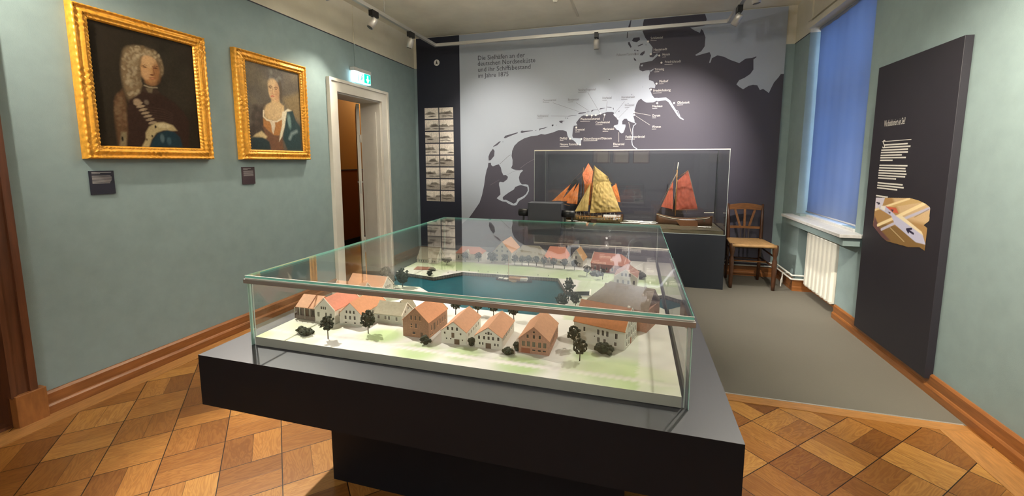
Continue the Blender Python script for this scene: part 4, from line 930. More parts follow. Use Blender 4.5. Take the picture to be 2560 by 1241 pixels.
isl = [A7((345,345),(365,370),(360,430),(320,480),(295,485),(292,440),(310,390)), A7((345,325),(355,310),(420,258),(442,256),(400,300),(375,312)), A7((458,262),(465,258),(470,264),(462,268)),
 A7((475,215),(490,190),(560,170),(640,148),(642,158),(560,190),(490,220)), A7((672,145),(690,128),(715,132),(820,125),(822,132),(730,145),(690,158)), A7((850,122),(862,118),(862,127),(850,127)),
 A7((900,130),(897,105),(1005,82),(960,102),(912,115)), A7((1045,70),(1060,55),(1070,65),(1055,78)),
 A5((535,712),(570,700),(635,705),(600,715),(590,735),(602,748),(570,742),(545,730)), A5((645,655),(655,650),(658,665),(648,665)), A5((678,655),(690,652),(690,668),(680,668)), A5((410,775),(435,765),(440,775),(420,800)), A5((480,778),(505,776),(490,784)),
 A5((690,625),(760,612),(835,605),(835,610),(760,620),(690,632)), A5((862,580),(890,565),(1000,558),(1000,565),(950,576),(870,588)), A5((1015,548),(1060,545),(1060,552),(1015,556)), A5((1088,535),(1110,518),(1208,510),(1208,516),(1130,525),(1095,552)),
 A5((1230,505),(1250,488),(1330,482),(1330,488),(1280,498),(1235,510)), A5((1360,465),(1440,468),(1440,476),(1365,472)), A5((1462,480),(1472,480),(1478,508),(1470,512)), A5((1552,545),(1580,530),(1572,548)), A5((1780,262),(1795,238),(1792,262)), A5((1822,300),(1838,282),(1838,300)), A5((1970,130),(1978,105),(1975,128)), A5((1715,405),(1730,398),(1732,408)),
 A6((265,185),(285,153),(350,148),(354,175),(320,202),(280,195)), A6((220,205),(238,198),(262,255),(250,264),(225,228)), A6((208,155),(213,90),(221,88),(216,155)), A4((218,212),(238,155),(243,155),(235,212)), A6((328,242),(385,218),(388,228),(335,250)), A6((352,345),(365,322),(408,296),(405,325),(380,350)), A6((285,372),(308,392),(314,410),(290,402)), A6((290,290),(300,282),(305,300),(295,302)), A6((295,320),(305,318),(307,345),(296,345)), A6((315,290),(340,295),(335,302),(318,298)), A6((415,230),(425,228),(423,238)), A6((5,612),(25,612),(14,620))]
for q in isl: MB().prism([pm(*a_) for a_ in q], 'y', YM-.0008, YM).build('island', M['land'], wm)
mb = MB().prism([pm(*a_) for a_ in A7((460,930),(475,910),(530,870),(595,830),(612,800),(650,785),(680,778),(730,792),(755,798),(762,840),(740,885),(700,915),(640,943),(622,985),(592,1000),(550,978),(500,953),(470,955))], 'y', YM-.0008, YM)
mb.build('polder', M['land'], wm)
def stroke(mb, pts, w, Y0=YM-.0012, th=.0004):
    P = [Vector(pm(*p)) for p in pts]; n = len(P); vs = []
    for i in range(n):
        d = (P[min(i+1, n-1)]-P[max(i-1, 0)]).normalized(); nn = Vector((-d.y, d.x)); h_ = (w[i] if isinstance(w, list) else w)/2
        a_, b_ = P[i]+nn*h_, P[i]-nn*h_
        vs += [(a_.x, Y0, a_.y), (b_.x, Y0, b_.y), (b_.x, Y0+th, b_.y), (a_.x, Y0+th, a_.y)]
    fs = [(i*4+k, i*4+(k+1) % 4, (i+1)*4+(k+1) % 4, (i+1)*4+k) for i in range(n-1) for k in range(4)]+[(0, 1, 2, 3), (n*4-4, n*4-3, n*4-2, n*4-1)]
    return mb.add(vs, fs)
mb = MB(); stroke(mb, A6((545,840),(640,830),(680,858),(715,915),(745,960),(775,1010),(800,1040),(838,1062)), [.030, .024, .020, .018, .016, .014, .012, .009])
mb.build('river', M['sea'], wm); mb = MB()
stroke(mb, A6((745,955),(775,965),(790,1000),(800,1030)), .004)
mb.build('river_branch', M['sea'], wm); mb = MB(); stroke(mb, A5((1835,735),(1862,755),(1820,790),(1803,850),(1805,950),(1790,1060),(1798,1120),(1830,1160),(1880,1190)), .0075); mb.build('river', M['sea'], wm)
MB().prism([pm(*a_) for a_ in A4((315,505),(335,500),(330,515),(318,515))], 'y', YM-.0012, YM-.0008).build('inlet', M['sea'], wm)
MB().prism([pm(*a_) for a_ in A4((385,550),(395,558),(425,530),(415,535))], 'y', YM-.0012, YM-.0008).build('inlet', M['sea'], wm)
DG = mat('dyke_grey', (.16, .15, .17), .6)
for q, w_ in ((((430,525),(530,432),(560,415)), .0035), (((520,655),(590,615),(640,603)), .0018), (((670,578),(745,520),(842,465)), .0028), (((310,780),(420,715)), .0018)):
    stroke(MB(), A7(*q), w_).build('dyke_line', DG, wm)
# leader lines and dots
for q in (((395,622),(720,628)), ((430,395),(880,548)), ((830,395),(1045,528)), ((1030,215),(1200,500),(1240,570)), ((1365,370),(1345,545)), ((1665,370),(1500,570)), ((1715,500),(1560,655))): stroke(MB(), A5(*q), .0022, YM-.0016).build('leader_line', M['letter_m'], wm)
for q in (((1318,610),(1300,705)), ((1097,625),(1090,655)), ((1565,900),(1565,1075)), ((1735,730),(1785,940)), ((1850,565),(2115,612)), ((1850,615),(2105,780))): stroke(MB(), A5(*q), .0022, YM-.0016).build('leader_line', M['letter_w'], wm)
for q in A5((1015,612),(1100,612),(1168,608),(1250,580),(1320,600),(833,818),(1500,610),(1550,668),(1830,558),(1830,605),(2118,165),(725,1015),(900,1115),(920,1020),(1495,800))+A6((568,350),(592,430),(537,662),(545,878),(732,876),(475,335),(443,195)):
    x, z = pm(*q); MB().prism([(x+.0085*math.cos(k*.524), z+.0085*math.sin(k*.524)) for k in range(12)], 'y', YM-.002, YM-.0014).build('harbour_dot', M['letter_w'], wm)
def word(s, q0, q1, m, sub=.5, bold=1.0):
    """text between two px points (left end, right end of baseline)"""
    a_, b_ = pm(*q0), pm(*q1); L = b_[0]-a_[0]
    mb_ = MB(); mb_.text(s, .030*bold, (a_[0], YM-.0018, a_[1]), fit=L)
    if sub: mb_.box(a_[0], a_[0]+L*sub, YM-.0022, YM-.0018, a_[1]-.013, a_[1]-.010)
    mb_.build('place_name', m, wm)
md, mwh = M['letter_m'], M['letter_w']
for s_, a_, b_ in (('Neßmersiel', (160,640), (345,638)), ('Dornumersiel', (255,372), (482,366)), ('Bensersiel', (688,360), (872,354)), ('Neuharlingersiel', (865,192), (1160,184)), ('Harlesiel', (1282,332), (1435,330)), ('Horumersiel', (1608,318), (1820,316)), ('Hooksiel', (1668,455), (1825,453))):
    word(s_, A5(a_)[0], A5(b_)[0], md)
word('Pellworm/Tammensiel', A6((95,358))[0], A6((340,345))[0], md, 0)
for s_, a_, b_ in (('Westeraccumersiel', (902,695), (1238,692)), ('Carolinensiel', (1162,752), (1405,750)), ('Greetsiel', (810,876), (972,874)), ('Mariensiel', (1287,865), (1478,860)), ('Delfzijl', (550,1025), (670,1025)), ('Nieuwe Statenzijl', (550,1128), (855,1128)), ('Ditzum/Jemgum/Oldersum', (957,1030), (1438,1030)), ('Ellensersiel', (1467,1125), (1655,1125)), ('Fedderwardersiel', (1678,1000), (2008,998))):
    word(s_, A5(a_)[0], A5(b_)[0], mwh)
for s_, a_, b_ in (('Dorum', (492,1028), (575,1026)), ('Wremen', (487,1152), (585,1150)), ('Neuhaus', (492,925), (600,925)), ('Glückstadt', (765,885), (900,880)), ('Friedrichskoog', (500,752), (690,750)), ('Meldorf', (567,650), (665,645)), ('Tönning', (515,517), (620,514)), ('Friedrichstadt', (627,435), (805,425)), ('Husum', (602,352), (682,348)), ('Hattstedt', (503,300), (652,294)), ('Schlüttsiel', (472,172), (605,166))):
    word(s_, A6(a_)[0], A6(b_)[0], mwh)
for s_, q0, q1 in (('Die Sielhäfen an der', (1194, 151), (1311, 143)), ('deutschen Nordseeküste', (1194, 165), (1337.5, 156)), ('und ihr Schiffsbestand', (1194.5, 180), (1325.5, 173)), ('im Jahre 1875', (1195, 195), (1270.5, 191))):
    a_, b_ = pm(*q0), pm(*q1); MB().text(s_, .062, (a_[0], YM-.0012, a_[1]), fit=b_[0]-a_[0]).build('title_line', M['letter_d'], wm)
bx_, bz_ = pm(1092, 157)
MB().prism([(bx_+.031*math.cos(k*.2618), bz_+.031*math.sin(k*.2618)) for k in range(24)], 'y', YM-.003, YM-.001).build('north_badge', M['letter_w'], wm)
MB().prism([(bx_, bz_+.024), (bx_+.012, bz_-.018), (bx_, bz_-.010), (bx_-.012, bz_-.018)], 'y', YM-.004, YM-.003).build('north_arrow', M['black'], wm)

# ---- painter: numpy canvases written to vertex colours
class Canvas:
    def __init__(s, x0, x1, y0, y1, nx, ny, base):
        s.nx, s.ny = nx, ny; s.x0, s.x1, s.y0, s.y1 = x0, x1, y0, y1
        s.X, s.Y = np.meshgrid(np.linspace(x0, x1, nx+1), np.linspace(y0, y1, ny+1)); s.C = np.ones((ny+1, nx+1, 3))*np.array(lin(base))
    def put(s, m, c, al=1.):
        m = (np.clip(m, 0, 1)*al)[..., None]; s.C = s.C*(1-m)+np.array(lin(c))*m
    def ell(s, cx, cy, rx, ry, c, soft=.25, ang=0, al=1.):
        ca, sa = math.cos(ang), math.sin(ang); dx, dy = s.X-cx, s.Y-cy
        d = np.sqrt(((dx*ca+dy*sa)/rx)**2+((-dx*sa+dy*ca)/ry)**2); s.put((1-d)/max(soft, .01)+.5 if soft < 1 else (1-d), c, al)
    def poly(s, pts, c, soft=None, al=1.):
        soft = soft or (s.x1-s.x0)*.006; n = len(pts); d = np.full(s.X.shape, 1e9); ins = np.zeros(s.X.shape, bool)
        for i in range(n):
            (ax, ay), (bx, by) = pts[i], pts[(i+1) % n]; ex, ey = bx-ax, by-ay; L = ex*ex+ey*ey+1e-12
            t = np.clip(((s.X-ax)*ex+(s.Y-ay)*ey)/L, 0, 1); d = np.minimum(d, np.hypot(s.X-ax-t*ex, s.Y-ay-t*ey))
            if abs(ey) > 1e-12: ins ^= ((ay > s.Y) != (by > s.Y)) & (s.X < ex*(s.Y-ay)/ey+ax)
        s.put(np.where(ins, d, -d)/soft+.5, c, al)
    def line(s, pts, w, c, soft=None, al=1.):
        soft = soft or w*.5; d = np.full(s.X.shape, 1e9)
        for (ax, ay), (bx, by) in zip(pts[:-1], pts[1:]):
            ex, ey = bx-ax, by-ay; L = ex*ex+ey*ey+1e-12; t = np.clip(((s.X-ax)*ex+(s.Y-ay)*ey)/L, 0, 1); d = np.minimum(d, np.hypot(s.X-ax-t*ex, s.Y-ay-t*ey))
        s.put((w/2-d)/soft+.5, c, al)
    def grain(s, amt, seed=0, k=1):
        r = np.random.RandomState(seed); n_ = r.rand(s.ny//k+2, s.nx//k+2); n_ = np.kron(n_, np.ones((k, k)))[:s.ny+1, :s.nx+1]; s.C *= (1+amt*(n_-.5))[..., None]
    def blobs(s, cx, cy, rx, ry, n, r, cols, seed=1, al=.8, soft=.6):
        R = random.Random(seed)
        for _ in range(n):
            a = R.uniform(0, 6.28); q = math.sqrt(R.random()); s.ell(cx+rx*q*math.cos(a), cy+ry*q*math.sin(a), r*R.uniform(.5, 1.2), r*R.uniform(.5, 1.2), R.choice(cols), soft, R.uniform(0, 3), al)
    def mesh(s, fn): # fn(x, y) -> world point
        mb_ = MB(); vs = [fn(x, y) for x, y in zip(s.X.ravel(), s.Y.ravel())]; n_ = s.nx+1
        mb_.add(vs, [(j*n_+i, j*n_+i+1, (j+1)*n_+i+1, (j+1)*n_+i) for j in range(s.ny) for i in range(s.nx)])
        mb_.col = np.concatenate([np.clip(s.C, 0, 1).reshape(-1, 3), np.ones((s.X.size, 1))], 1); return mb_
# sixteen photographs in the dark column
pc0 = [(1061.9, 268.6), (1136.5, 505.5)]
xa, zt_ = pm(1062.2, 269.3); xb_, _ = pm(1134, 268.5); _, zbm = pm(1068, 504)
xa = pm(1065, 400)[0]-.006; xb_ = pm(1135, 400)[0]+.006
cw = (xb_-xa)/2; rh = (zt_-zbm)/8
for i in range(8):
    for j in range(2):
        R = random.Random(i*2+j+11); w_, h_ = cw*.94, rh*.90
        c = Canvas(0, 1, 0, 1, 40, 26, '#b9b0a6'); hz = R.uniform(.42, .6)
        c.poly([(0, hz), (1, hz+R.uniform(-.05, .05)), (1, 1), (0, 1)], '#d8cfc4', .2, .7)
        c.poly([(0, 0), (1, 0), (1, hz-.1), (0, hz-.12)], R.choice(['#8f877e', '#cfc6bb', '#a9a198']), .1)
        for _ in range(R.randint(2, 4)):
            a_ = R.uniform(0, 1); c.poly([(a_-.3, hz-.12), (a_-.2, hz+R.uniform(.02, .18)), (a_+.15, hz+R.uniform(0, .22)), (a_+.32, hz-.10)], R.choice(['#4a443f', '#5d5650', '#6f6860']), .05, .85)
        for _ in range(R.randint(1, 4)): a_ = R.uniform(.1, .9); c.line([(a_, hz-.1), (a_+.01, hz+R.uniform(.2, .42))], .015, '#5b534c', .02, .8)
        for _ in range(2): a_ = R.uniform(.1, .9); c.ell(a_, hz-.28, .22, .06, '#3c3733', .5, R.uniform(-.3, .3), .7)
        c.grain(.3, i*2+j, 2); c.C = np.clip((c.C-.25)*1.25+.30, .01, .85)
        X0, Z0 = xa+j*cw+cw*.03, zt_-(i+1)*rh+rh*.05
        mb = c.mesh(lambda x, y: (X0+x*w_, YM-.0032, Z0+y*h_))
        mb.build('photograph', M['print'], wm)

# ================================================================== PAINTINGS
def lw(x, y, X): p = onX(x, y, X); return p
def frame(nm, label, outer, inner, canv, group, seed, cat='painting', dk=.030):
    """outer/inner = (y0,y1,z0,z1) on the left wall"""
    oy0, oy1, oz0, oz1 = outer; iy0, iy1, iz0, iz1 = inner
    t = thing(nm, label, cat, (XL+.01, (oy0+oy1)/2, oz0), 0, group)
    MB().box(XL+.0005, XL+.012, oy0+.004, oy1-.004, oz0+.004, oz1-.004).build('backing', M['goldd'], t)
    prof = [(0, .010), (.02, .030), (.10, .037), (.16, .036), (.20, .030), (.30, .027), (.42, .031), (.55, .036), (.64, .036), (.70, .030), (.80, .026), (.86, .029), (.93, .027), (1.0, .018)]
    mb_ = MB(); n_ = 110; R = random.Random(seed)
    oc = [(oy0, oz0), (oy1, oz0), (oy1, oz1), (oy0, oz1)]; ic = [(iy0, iz0), (iy1, iz0), (iy1, iz1), (iy0, iz1)]
    for sd in range(4):
        o0, o1, i0, i1 = oc[sd], oc[(sd+1) % 4], ic[sd], ic[(sd+1) % 4]; np_ = len(prof); vs = []
        for k in range(n_+1):
            u = k/n_; a_ = (o0[0]+(o1[0]-o0[0])*u, o0[1]+(o1[1]-o0[1])*u); b_ = (i0[0]+(i1[0]-i0[0])*u, i0[1]+(i1[1]-i0[1])*u)
            corner = max(0, 1-min(u, 1-u)/.20); centre = max(0, 1-abs(u-.5)/.13); orn = max(min(1, corner*1.6), min(1, centre*1.8))
            for j, (q, h_) in enumerate(prof):
                hh = h_
                if .15 < q < .78: hh += orn*.0055*(noise.noise(Vector((u*62+sd*9, q*11, seed)))+.6*math.sin(u*150+q*14))
                if q > .8 and q < .99: hh += .0028*math.sin(u*190)
                if 0 < q < .15: hh += .0022*math.sin(u*150+1)
                vs.append((XL+hh*1.05+.0, a_[0]+(b_[0]-a_[0])*q, a_[1]+(b_[1]-a_[1])*q))
        mb_.add(vs, [(k*np_+j, k*np_+j+1, (k+1)*np_+j+1, (k+1)*np_+j) for k in range(n_) for j in range(np_-1)], 0, True)
        mb_.add([(XL+.001, o0[0], o0[1]), (XL+.001, o1[0], o1[1]), (XL+.0105, o1[0], o1[1]), (XL+.0105, o0[0], o0[1])], [(0, 1, 2, 3)])
    mb_.build('gilt_frame', M['gold'], t)
    cvm = canv.mesh(lambda y, z: (XL+.0165, y, z)); cvm.build('canvas', M['canvas' if seed == 3 else 'canvas2'], t)
    return t
XP = XL+.035
def P1(a, b): p = onX(290+a/4.432, 100+b/4.432, XP); return (p.y, p.z)
def P2(a, b): p = onX(590+a/4.136, 110+b/4.136, XP); return (p.y, p.z)
o1 = (onX(196, 200, XP).y, onX(524, 240, XP).y, onX(370, 398, XP).z, onX(340, 46, XP).z)
i1 = (onX(240, 200, XP).y, onX(496, 240, XP).y, onX(370, 368.5, XP).z+.002, onX(350, 79, XP).z)
c = Canvas(i1[0], i1[1], i1[2], i1[3], 130, 150, (.030, .022, .014))
pp = lambda *q: [P1(*a) for a in q]
sc1 = abs(P1(100, 300)[0]-P1(200, 300)[0])/100
def E1_(cx_, cy_, rx, ry, col, soft=.3, al=1., ang=0): q = P1(cx_, cy_); c.ell(q[0], q[1], rx*sc1, ry*sc1*1.0, col, soft, ang, al)
c.blobs(*P1(600, 350), .12, .2, 40, .05, [(.040, .030, .020), (.024, .018, .012), (.045, .036, .024)], 3, .5, .9)
c.poly(pp((60, 1180), (20, 900), (30, 640), (100, 540), (130, 600), (160, 760), (180, 1000), (150, 1180)), (.115, .060, .028), .012)
E1_(200, 400, 105, 320, (.22, .15, .080), .4); E1_(330, 190, 200, 130, (.27, .19, .105), .4); E1_(520, 300, 45, 110, (.20, .14, .075), .4); E1_(90, 820, 70, 220, (.13, .070, .034), .5)
c.blobs(*P1(210, 380), 95*sc1, 300*sc1, 150, 22*sc1, [(.33, .25, .15), (.16, .105, .055), (.42, .33, .21), (.21, .14, .075)], 4, .6, .7)
c.blobs(*P1(350, 150), 180*sc1, 80*sc1, 90, 20*sc1, [(.40, .30, .18), (.18, .12, .06), (.48, .38, .24)], 5, .6, .7)
c.blobs(*P1(520, 290), 35*sc1, 110*sc1, 30, 16*sc1, [(.30, .22, .13), (.14, .09, .05)], 6, .6, .7)
c.blobs(*P1(90, 800), 60*sc1, 220*sc1, 60, 22*sc1, [(.17, .095, .05), (.09, .045, .02), (.20, .13, .07)], 7, .5, .8)
c.poly(pp((180, 1185), (150, 760), (180, 660), (280, 600), (330, 560), (480, 560), (560, 620), (680, 690), (780, 800), (840, 900), (840, 1185)), (.040, .020, .014), .01)
c.poly(pp((320, 560), (330, 510), (480, 530), (520, 590), (420, 600)), (.05, .03, .02), .006)
c.line(pp((345, 500), (400, 522), (488, 528)), 14*sc1, (.34, .27, .17), .003); c.poly(pp((360, 530), (440, 535), (430, 585), (390, 580)), (.16, .12, .07), .006)
E1_(408, 330, 112, 165, (.54, .29, .125), .22); E1_(395, 240, 98, 75, (.60, .36, .175), .3); E1_(365, 380, 55, 70, (.58, .33, .16), .6, .8)
E1_(480, 360, 50, 120, (.26, .105, .035), .7, .75); E1_(420, 470, 75, 42, (.36, .17, .065), .5, .7)
c.line(pp((310, 288), (345, 275), (378, 283)), 7*sc1, (.14, .065, .03)); E1_(348, 297, 24, 8, (.10, .045, .025), .5); c.line(pp((430, 295), (465, 285), (505, 300)), 7*sc1, (.12, .05, .025)); E1_(468, 312, 26, 9, (.10, .04, .02), .5)
c.line(pp((440, 290), (445, 340), (458, 380), (430, 392), (405, 385)), 8*sc1, (.20, .075, .03), .004); E1_(430, 385, 22, 9, (.17, .06, .025), .6)
c.line(pp((398, 415), (430, 412), (465, 425)), 9*sc1, (.26, .06, .035), .003); E1_(432, 432, 26, 7, (.42, .13, .07), .6)
c.poly(pp((290, 180), (330, 160), (290, 330), (300, 440), (330, 510), (290, 520), (260, 380)), (.17, .11, .055), .008, .8)
c.poly(pp((460, 200), (520, 260), (530, 400), (500, 480), (525, 330), (490, 260)), (.16, .10, .05), .006, .8)
for k in range(7):
    a0, b0_ = 270+k*26, 690+k*36
    c.ell(*P1(a0+10, b0_+10), 52*sc1, 16*sc1, (.34, .245, .155) if k else (.42, .31, .20), .4, .30); c.line(pp((a0-30, b0_+34), (a0+20, b0_+26), (a0+65, b0_+20)), 6*sc1, (.025, .014, .010), .003)
E1_(270, 690, 45, 45, (.36, .25, .155), .5); E1_(370, 690, 28, 30, (.16, .12, .085), .7)
for k in range(6): c.line(pp((350, 740+k*28), (440, 750+k*26), (560, 770+k*26), (660, 820+k*18)), 4*sc1, (.085, .050, .038), .004, .7)
c.poly(pp((320, 1185), (365, 1100), (360, 1030), (400, 960), (470, 915), (560, 910), (660, 945), (710, 1005), (640, 1010), (560, 1000), (480, 1030), (430, 1100), (400, 1185)), (.46, .36, .19), .008)
E1_(560, 950, 80, 30, (.60, .50, .30), .6, .8); E1_(470, 962, 12, 20, (.02, .015, .01), .4); E1_(432, 1065, 10, 18, (.05, .04, .02), .4); E1_(375, 1105, 9, 16, (.06, .04, .02), .4)
c.poly(pp((410, 1185), (440, 1100), (500, 1030), (600, 1000), (680, 1020), (740, 1080), (770, 1185)), (.018, .040, .052), .008); E1_(545, 1090, 26, 55, (.10, .15, .16), .6, .9); E1_(620, 1120, 30, 50, (.06, .11, .13), .6, .8)
c.poly(pp((75, 1180), (90, 1020), (150, 1020), (150, 1180)), (.26, .21, .12), .008, .8); E1_(105, 1095, 13, 28, (.02, .015, .01), .4)
c.grain(.18, 1); c.grain(.15, 2, 3); c.C *= .72
frame('framed_painting', 'gilt framed portrait of a person in armour with a long curly blond wig', o1, i1, c, None, 3)
o2 = (onX(596, 250, XP).y, onX(770.5, 280, XP).y, onX(690, 399.5, XP).z, onX(680, 143, XP).z)
i2 = (onX(624, 260, XP).y, onX(757, 280, XP).y, onX(700, 376, XP).z, onX(690, 169, XP).z)
c = Canvas(i2[0], i2[1], i2[2], i2[3], 130, 160, (.105, .085, .062))
pp = lambda *q: [P2(*a) for a in q]; sc1 = abs(P2(300, 600)[0]-P2(400, 600)[0])/100
def E2_(cx_, cy_, rx, ry, col, soft=.3, al=1., ang=0): q = P2(cx_, cy_); c.ell(q[0], q[1], rx*sc1, ry*sc1*.68, col, soft, ang, al)
c.blobs(*P2(400, 450), .22, .26, 70, .05, [(.15, .12, .09), (.08, .066, .05), (.18, .14, .085), (.12, .10, .08)], 8, .4, .9)
c.poly(pp((500, 560), (690, 500), (700, 820), (620, 760), (560, 680)), (.21, .145, .065), .04, .8)
c.poly(pp((150, 1100), (170, 860), (250, 750), (280, 650), (330, 620), (340, 900), (300, 1100)), (.045, .030, .020), .02, .9)
c.blobs(*P2(240, 800), 40*sc1, 120*sc1, 26, 26*sc1, [(.05, .035, .025), (.085, .062, .045)], 9, .5, .8)
E2_(435, 340, 85, 160, (.10, .085, .070), .45, .9); c.blobs(*P2(430, 330), 70*sc1, 90*sc1, 40, 18*sc1, [(.26, .24, .21), (.12, .10, .08), (.19, .17, .14)], 10, .5, .8)
E2_(480, 480, 22, 130, (.075, .055, .035), .6, .9)
c.poly(pp((395, 560), (470, 560), (480, 610), (520, 640), (520, 720), (510, 800), (440, 800), (400, 790), (330, 770), (315, 690), (340, 630), (385, 600)), (.50, .34, .17), .010)
E2_(420, 700, 95, 90, (.55, .38, .20), .6, .8); E2_(415, 480, 58, 140, (.54, .34, .175), .22); E2_(400, 420, 48, 70, (.60, .41, .22), .5, .8); E2_(448, 500, 26, 110, (.42, .21, .10), .7, .6)
c.line(pp((365, 440), (380, 432), (398, 442)), 7*sc1, (.16, .08, .04)); E2_(380, 452, 14, 8, (.16, .09, .05), .5); c.line(pp((420, 452), (438, 444), (455, 456)), 7*sc1, (.16, .08, .04)); E2_(436, 466, 13, 8, (.16, .09, .05), .5)
c.line(pp((404, 455), (400, 510), (412, 520)), 6*sc1, (.32, .15, .07), .004, .8); c.line(pp((388, 540), (402, 536), (418, 542)), 9*sc1, (.45, .10, .06), .003)
c.poly(pp((305, 760), (340, 790), (400, 800), (500, 780), (510, 850), (470, 950), (420, 950), (360, 900), (310, 850)), (.36, .155, .045), .010)
c.poly(pp((300, 850), (360, 900), (420, 950), (500, 950), (520, 1100), (380, 1100), (330, 950)), (.15, .070, .035), .015)
c.line(pp((310, 690), (310, 750), (345, 785), (400, 800), (450, 800), (500, 770), (510, 700)), 14*sc1, (.62, .52, .36), .004)
c.poly(pp((370, 790), (425, 800), (430, 850), (412, 935), (395, 900), (390, 840)), (.60, .50, .36), .006)
c.poly(pp((505, 710), (560, 670), (600, 690), (550, 730), (530, 850), (500, 960), (470, 1010), (480, 940), (500, 840)), (.62, .55, .40), .008)
c.poly(pp((550, 700), (610, 690), (640, 790), (690, 860), (700, 1100), (560, 1100), (510, 980), (530, 850)), (.022, .045, .048), .010)
E2_(575, 800, 20, 90, (.16, .24, .22), .7, .9, .1); c.line(pp((580, 980), (600, 930), (650, 905)), 22*sc1, (.24, .30, .29), .02, .8)
c.poly(pp((190, 970), (230, 930), (290, 900), (350, 960), (330, 980)), (.50, .38, .20), .010); c.poly(pp((190, 960), (300, 965), (370, 1010), (390, 1100), (190, 1100)), (.018, .032, .034), .012)
c.grain(.22, 5); c.grain(.22, 6, 3)
frame('framed_painting', 'smaller gilt framed portrait of a person in a low cut dress with a blue cloak', o2, i2, c, None, 8)
def wlabel(label, q0, q1, m, rows, seed):
    a_ = onX(*q0, XL+.006); b_ = onX(*q1, XL+.006)
    t = thing('wall_label', label, 'label', (XL, (a_.y+b_.y)/2, b_.z)); MB().box(XL+.0003, XL+.006, a_.y, b_.y, b_.z, a_.z).build('label_plate', m, t)
    mb_ = MB(); R = random.Random(seed); W_ = b_.y-a_.y; H_ = a_.z-b_.z
    for zf, wf in rows: mb_.box(XL+.006, XL+.0064, a_.y+W_*.09, a_.y+W_*(.09+wf), a_.z-H_*zf-H_*.013, a_.z-H_*zf+H_*.013)
    mb_.build('text_lines', M['letter_g'], t)
wlabel('navy label plate on the wall under the portrait in armour', (222, 428), (290, 484), M['label1'], [(.07, .80), (.12, .34)]+[(.22+k*.050, .76+.05*math.sin(k*7)) for k in range(7)], 1)
wlabel('small plum brown label plate under the portrait in the low cut dress', (604.5, 418), (639, 459.5), M['label2'], [(.09, .6), (.14, .35)]+[(.24+k*.055, .78) for k in range(6)], 2)

# ================================================================== TEXT PANEL ON THE RIGHT WALL
XT = 1.229
tp = thing('text_panel', 'tall dark exhibition panel with white text and an aerial picture on the right wall', 'information panel', (1.24, 2.48, .07))
py0, py1, pz0, pz1 = 2.172, 2.795, .066, 1.492
MB().box(XT, XR-.001, py0, py1, pz0, pz1).build('panel_board', mat('panel_plum_black', (.020, .018, .026), .55, bump=.05, bscale=200), tp, bevel=.0012)
def pr_(x, y): p = onX(x, y, XT); return (p.y, p.z)
Q = lambda a, b: pr_(2180+a/5.908, 290+b/5.908)
mb = MB()
a_, b_ = Q(180, 148), Q(490, 105)
mb.text('Wie funktioniert ein Siel?', .046, (XT, a_[0], a_[1]-.004), (0, -1, 0), (0, 0, 1), (-1, 0, 0), .0006, fit=a_[0]-b_[0])
mb.build('title_lettering', M['letter_w'], tp)
mb = MB()
def tl(qa, qb, h_):
    a_, b_ = Q(*qa), Q(*qb); z = (a_[1]+b_[1])/2; mb.box(XT-.0008, XT-.0001, b_[0], a_[0], z-h_, z+h_)
tl((150, 382), (582, 347), .0016)
for a_, b_ in (((180, 432), (528, 408)), ((170, 468), (568, 447)), ((140, 508), (532, 490)), ((134, 546), (530, 530)), ((130, 584), (440, 575)), ((126, 620), (500, 612)), ((122, 658), (304, 656)), ((112, 733), (524, 735)), ((108, 770), (496, 776)), ((102, 806), (500, 818)), ((98, 844), (510, 860)), ((95, 880), (490, 900)), ((92, 916), (355, 932)), ((84, 990), (452, 1018)), ((80, 1027), (468, 1060)), ((77, 1062), (372, 1092)), ((62, 1180), (234, 1200))): tl(a_, b_, .0036)
mb.build('text_lines', M['letter_w'], tp)
mb = MB(); q = Q(148, 480); mb.text('S', .062, (XT, q[0], q[1]), (0, -1, 0), (0, 0, 1), (-1, 0, 0), .0006); mb.build('initial_letter', M['letter_w'], tp)
PQ = lambda a, b: pr_(2140+a/3.265, 280+b/3.265)
pl_ = lambda *q: [PQ(*a) for a in q]
outl = pl_((165, 700), (440, 703), (510, 722), (570, 750), (608, 780), (600, 890), (555, 925), (585, 950), (562, 1135), (520, 1105), (430, 1105), (250, 1055), (210, 1020), (140, 930), (155, 810))
ys = [q[0] for q in outl]; zs = [q[1] for q in outl]
c = Canvas(min(ys), max(ys), min(zs), max(zs), 190, 190, '#b08a5a'); sft = .004
c.poly(pl_((300, 700), (620, 700), (620, 930), (380, 870)), '#d2b48c', .02)
c.poly(pl_((140, 900), (320, 930), (560, 1060), (570, 1140), (140, 1140)), '#86683f', .01)
c.poly(pl_((140, 930), (155, 850), (200, 960), (280, 1050), (210, 1050)), '#6b4a4c', .01)
c.poly(pl_((160, 690), (240, 700), (220, 760), (160, 810)), '#dcd6e6', sft)
c.poly(pl_((150, 800), (600, 730), (600, 690), (430, 700), (200, 780)), '#c9a873', sft); c.line(pl_((160, 800), (440, 708)), .010, '#f0dcae', sft); c.line(pl_((180, 925), (350, 850), (560, 750)), .016, '#f3deb0', sft); c.line(pl_((210, 960), (400, 870), (600, 790)), .014, '#c3bfd4', sft)
c.poly(pl_((200, 765), (250, 770), (330, 850), (450, 910), (545, 1000), (570, 1085), (490, 1065), (320, 920), (290, 850), (190, 790)), '#c4c4e0', sft)
c.poly(pl_((330, 850), (380, 850), (540, 980), (550, 1010)), '#efe0c0', sft)
c.poly(pl_((240, 770), (330, 785), (350, 830), (300, 820)), '#c8624a', sft); c.poly(pl_((205, 765), (245, 770), (235, 810), (200, 790)), '#f0ecea', sft); c.poly(pl_((285, 795), (310, 800), (300, 818)), '#3a2d44', sft); c.poly(pl_((262, 815), (285, 820), (280, 835)), '#3a2d44', sft)
